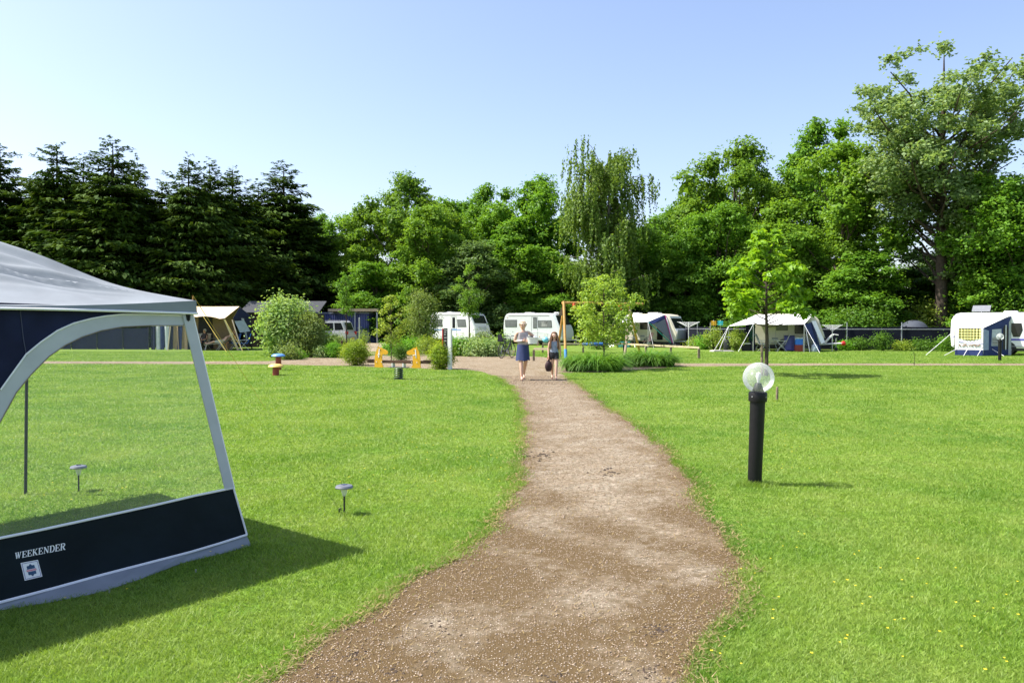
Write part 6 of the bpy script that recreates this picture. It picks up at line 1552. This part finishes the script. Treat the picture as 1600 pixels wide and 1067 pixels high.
# understory bushes below the tall trees on the right
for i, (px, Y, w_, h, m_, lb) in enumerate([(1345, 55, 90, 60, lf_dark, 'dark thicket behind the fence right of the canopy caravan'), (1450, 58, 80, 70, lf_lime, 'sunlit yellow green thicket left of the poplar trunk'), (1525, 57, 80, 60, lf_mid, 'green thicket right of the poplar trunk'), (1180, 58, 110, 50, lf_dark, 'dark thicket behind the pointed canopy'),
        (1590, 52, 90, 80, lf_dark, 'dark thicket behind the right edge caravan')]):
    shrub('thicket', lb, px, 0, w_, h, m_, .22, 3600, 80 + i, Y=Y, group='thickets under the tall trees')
# young trees
def young_tree(name, label, px, base, top, wpx, cb, lm, leaf, n, seed, trunk_r=.03, Y=None, lean=0, shape='egg', nl=26, lobe=.3, stake=False, flat=.7, spread=.35):
    g = G(px, base) if Y is None else GX(px, Y)
    H = CAMH + (HOR - top) / F * g.y; w_ = wpx / F * g.y; zb = CAMH + (HOR - cb) / F * g.y
    r = np.random.default_rng(seed); rr = random.Random(seed); t = thing(name, label, 'tree', g)
    lobes = []
    for i in range(nl):
        f = (i + .5) / nl; a = i * 2.4 + rr.uniform(-.4, .4); z = zb + (H - zb) * f
        prof = {'egg': math.sin(PI * min(1, .12 + .88 * f)) ** .7, 'spread': (1.0 - .78 * f) if f > .18 else .75, 'column': .75}[shape]
        rad = w_ / 2 * lobe * rr.uniform(.7, 1.1) * (1 - .45 * f)
        o_ = max(0, w_ / 2 * prof - rad * .7) * rr.uniform(spread, 1.0)
        lobes.append((np.array([math.cos(a) * o_ + lean * f, math.sin(a) * o_, min(z, H - rad * .6)]), rad))
    cs = []
    tot = sum(l[1] ** 2 for l in lobes)
    Ps, Ds = [], []
    for c, rad in lobes:
        k_ = max(20, int(n * rad * rad / tot)); d = unit(r.normal(0, 1, (k_, 3)) + np.array([0, 0, .2]))
        Ps.append(c + d * rad * r.uniform(.3, 1.1, (k_, 1)) * np.array([1, 1, flat])); Ds.append(d)
    Pp, Dd = np.concatenate(Ps), np.concatenate(Ds)
    V, Q = leaf_quads(Pp, unit(Dd * .4 + np.array([0, 0, .7]) + r.normal(0, .45, Pp.shape)), leaf, leaf * .55, r)
    link('crown', np_mesh('crown', V, Q), t, lm)
    mb = MB(); mb.tube([(0, 0, -.05), (.02, 0, zb * .6), (lean * .3, .02, zb), (lean * .8, 0, H * .92)], [trunk_r * 1.2, trunk_r, trunk_r * .8, .008], 8)
    for c, rad in lobes:
        zz = max(zb * .8, c[2] - .45 * (H - zb) * .4); f = max(0, (zz - zb) / max(.1, H - zb)); limb(mb, (lean * (.3 + .5 * f), 0, zz), c, trunk_r * .4, .005, rr, 5)
    mb.build('trunk', bark, t, smooth=True)
    if stake: tubeobj('support_stake', [(-.16, -.1, -.1), (-.16, -.1, .95)], .042, wood_d, t, 8); tubeobj('tree_tie', [(-.16, -.1, .85), (0, -.03, .85)], .015, rubber, t)
    return t
lf_ches = leafmat('chestnut_leaf', (.12, .29, .014), (.26, .45, .03), trans=.48, cscale=1.5)
lf_young = leafmat('young_leaf', (.15, .30, .030), (.33, .47, .075), trans=.42, cscale=1.5)
young_tree('chestnut_tree', 'young bright green chestnut tree standing behind the globe lamp', 1197, 587, 358, 205, 492, lf_ches, .20, 3900, 91, .055, shape='spread', nl=36, lobe=.21, stake=True, flat=.5, spread=.55)
young_tree('young_tree', 'young pale green tree in front of the swing', 943, 577, 430, 150, 532, lf_young, .11, 5200, 92, .03, shape='egg', nl=30, lobe=.29, spread=.3)
young_tree('young_tree', 'slender pale young tree rising behind the seesaw', 611, 565, 460, 66, 538, lf_lime, .10, 1500, 93, .022, shape='egg', nl=20, lobe=.38)
young_tree('young_tree', 'thin dark trunked young tree in the left bed', 541, 555, 425, 46, 492, lf_mid, .12, 1100, 94, .03, shape='column', nl=18, lobe=.45)
young_tree('young_tree', 'young tree with straight stem in front of the first caravan', 733, 0, 412, 56, 494, lf_lite, .16, 2200, 95, .05, Y=58, shape='egg', nl=18, lobe=.45)
# daylily clumps
def daylily(label, px, base, wpx, hpx, seed, lm):
    g = G(px, base); g.y += wpx / F * g.y * .35; w_ = wpx / F * g.y; h = hpx / F * g.y; r = random.Random(seed)
    t = thing('daylily_clump', label, 'plant', g, 0, 'daylily clumps'); V, Q = [], []
    for i in range(1700):
        a = r.uniform(0, 6.28); q = math.sqrt(r.random()); x0, y0 = math.cos(a) * q * w_ * .42, math.sin(a) * q * w_ * .30
        d = Vector((math.cos(a + r.gauss(0, .8)), math.sin(a + r.gauss(0, .8)), 0)); L_ = h * r.uniform(.8, 1.4) * (1 - .35 * q * q); wd = .018 + .012 * r.random(); s = Vector((-d.y, d.x, 0)) * wd
        dr_ = r.uniform(.85, 1.3); b = len(V); out_ = r.uniform(.35, 1.0) * L_
        for k_ in range(6):
            f = k_ / 5; z = L_ * (1.75 * f - 1.35 * f * f * dr_); p = Vector((x0, y0, 0)) + d * out_ * f ** 1.3 + Vector((0, 0, max(.01, z)))
            ww = s * (1 - f * .9) * (1 if k_ else .7); V += [tuple(p - ww), tuple(p + ww)]
        Q += [(b + 2 * k_, b + 2 * k_ + 1, b + 2 * k_ + 3, b + 2 * k_ + 2) for k_ in range(5)]
    link('leaves', np_mesh('leaves', V, Q), t, lm)
    MB().lathe([(w_ * .36, -.02), (w_ * .30, .05), (0, .09)], 14).build('root_crown', soil_m, t)
    return t
lf_day = leafmat('daylily_leaf', (.055, .175, .018), (.165, .330, .040), trans=.38, cscale=2, spec=.35)
daylily('wide clump of arching daylily leaves beside the girl', 932, 582, 104, 36, 1, lf_day)
daylily('darker daylily clump right behind the wide one', 1020, 574, 92, 33, 2, lf_day)
# tiny sapling
g = G(1428, 572); k = thing('sapling', 'tiny bare sapling on the lawn at the cross path', 'plant', g)
tubeobj('stem', [(0, 0, -.02), (.03, 0, .25), (-.02, 0, .55)], .010, bark, k)
r = np.random.default_rng(5); Pp = np.stack([r.normal(0, .10, 60), r.normal(0, .08, 60), r.uniform(.08, .62, 60)], 1)
V, Q = leaf_quads(Pp, unit(r.normal(0, 1, (60, 3)) + np.array([0, 0, 1])), .06, .035, r); link('leaves', np_mesh('leaves', V, Q), k, lf_dark)
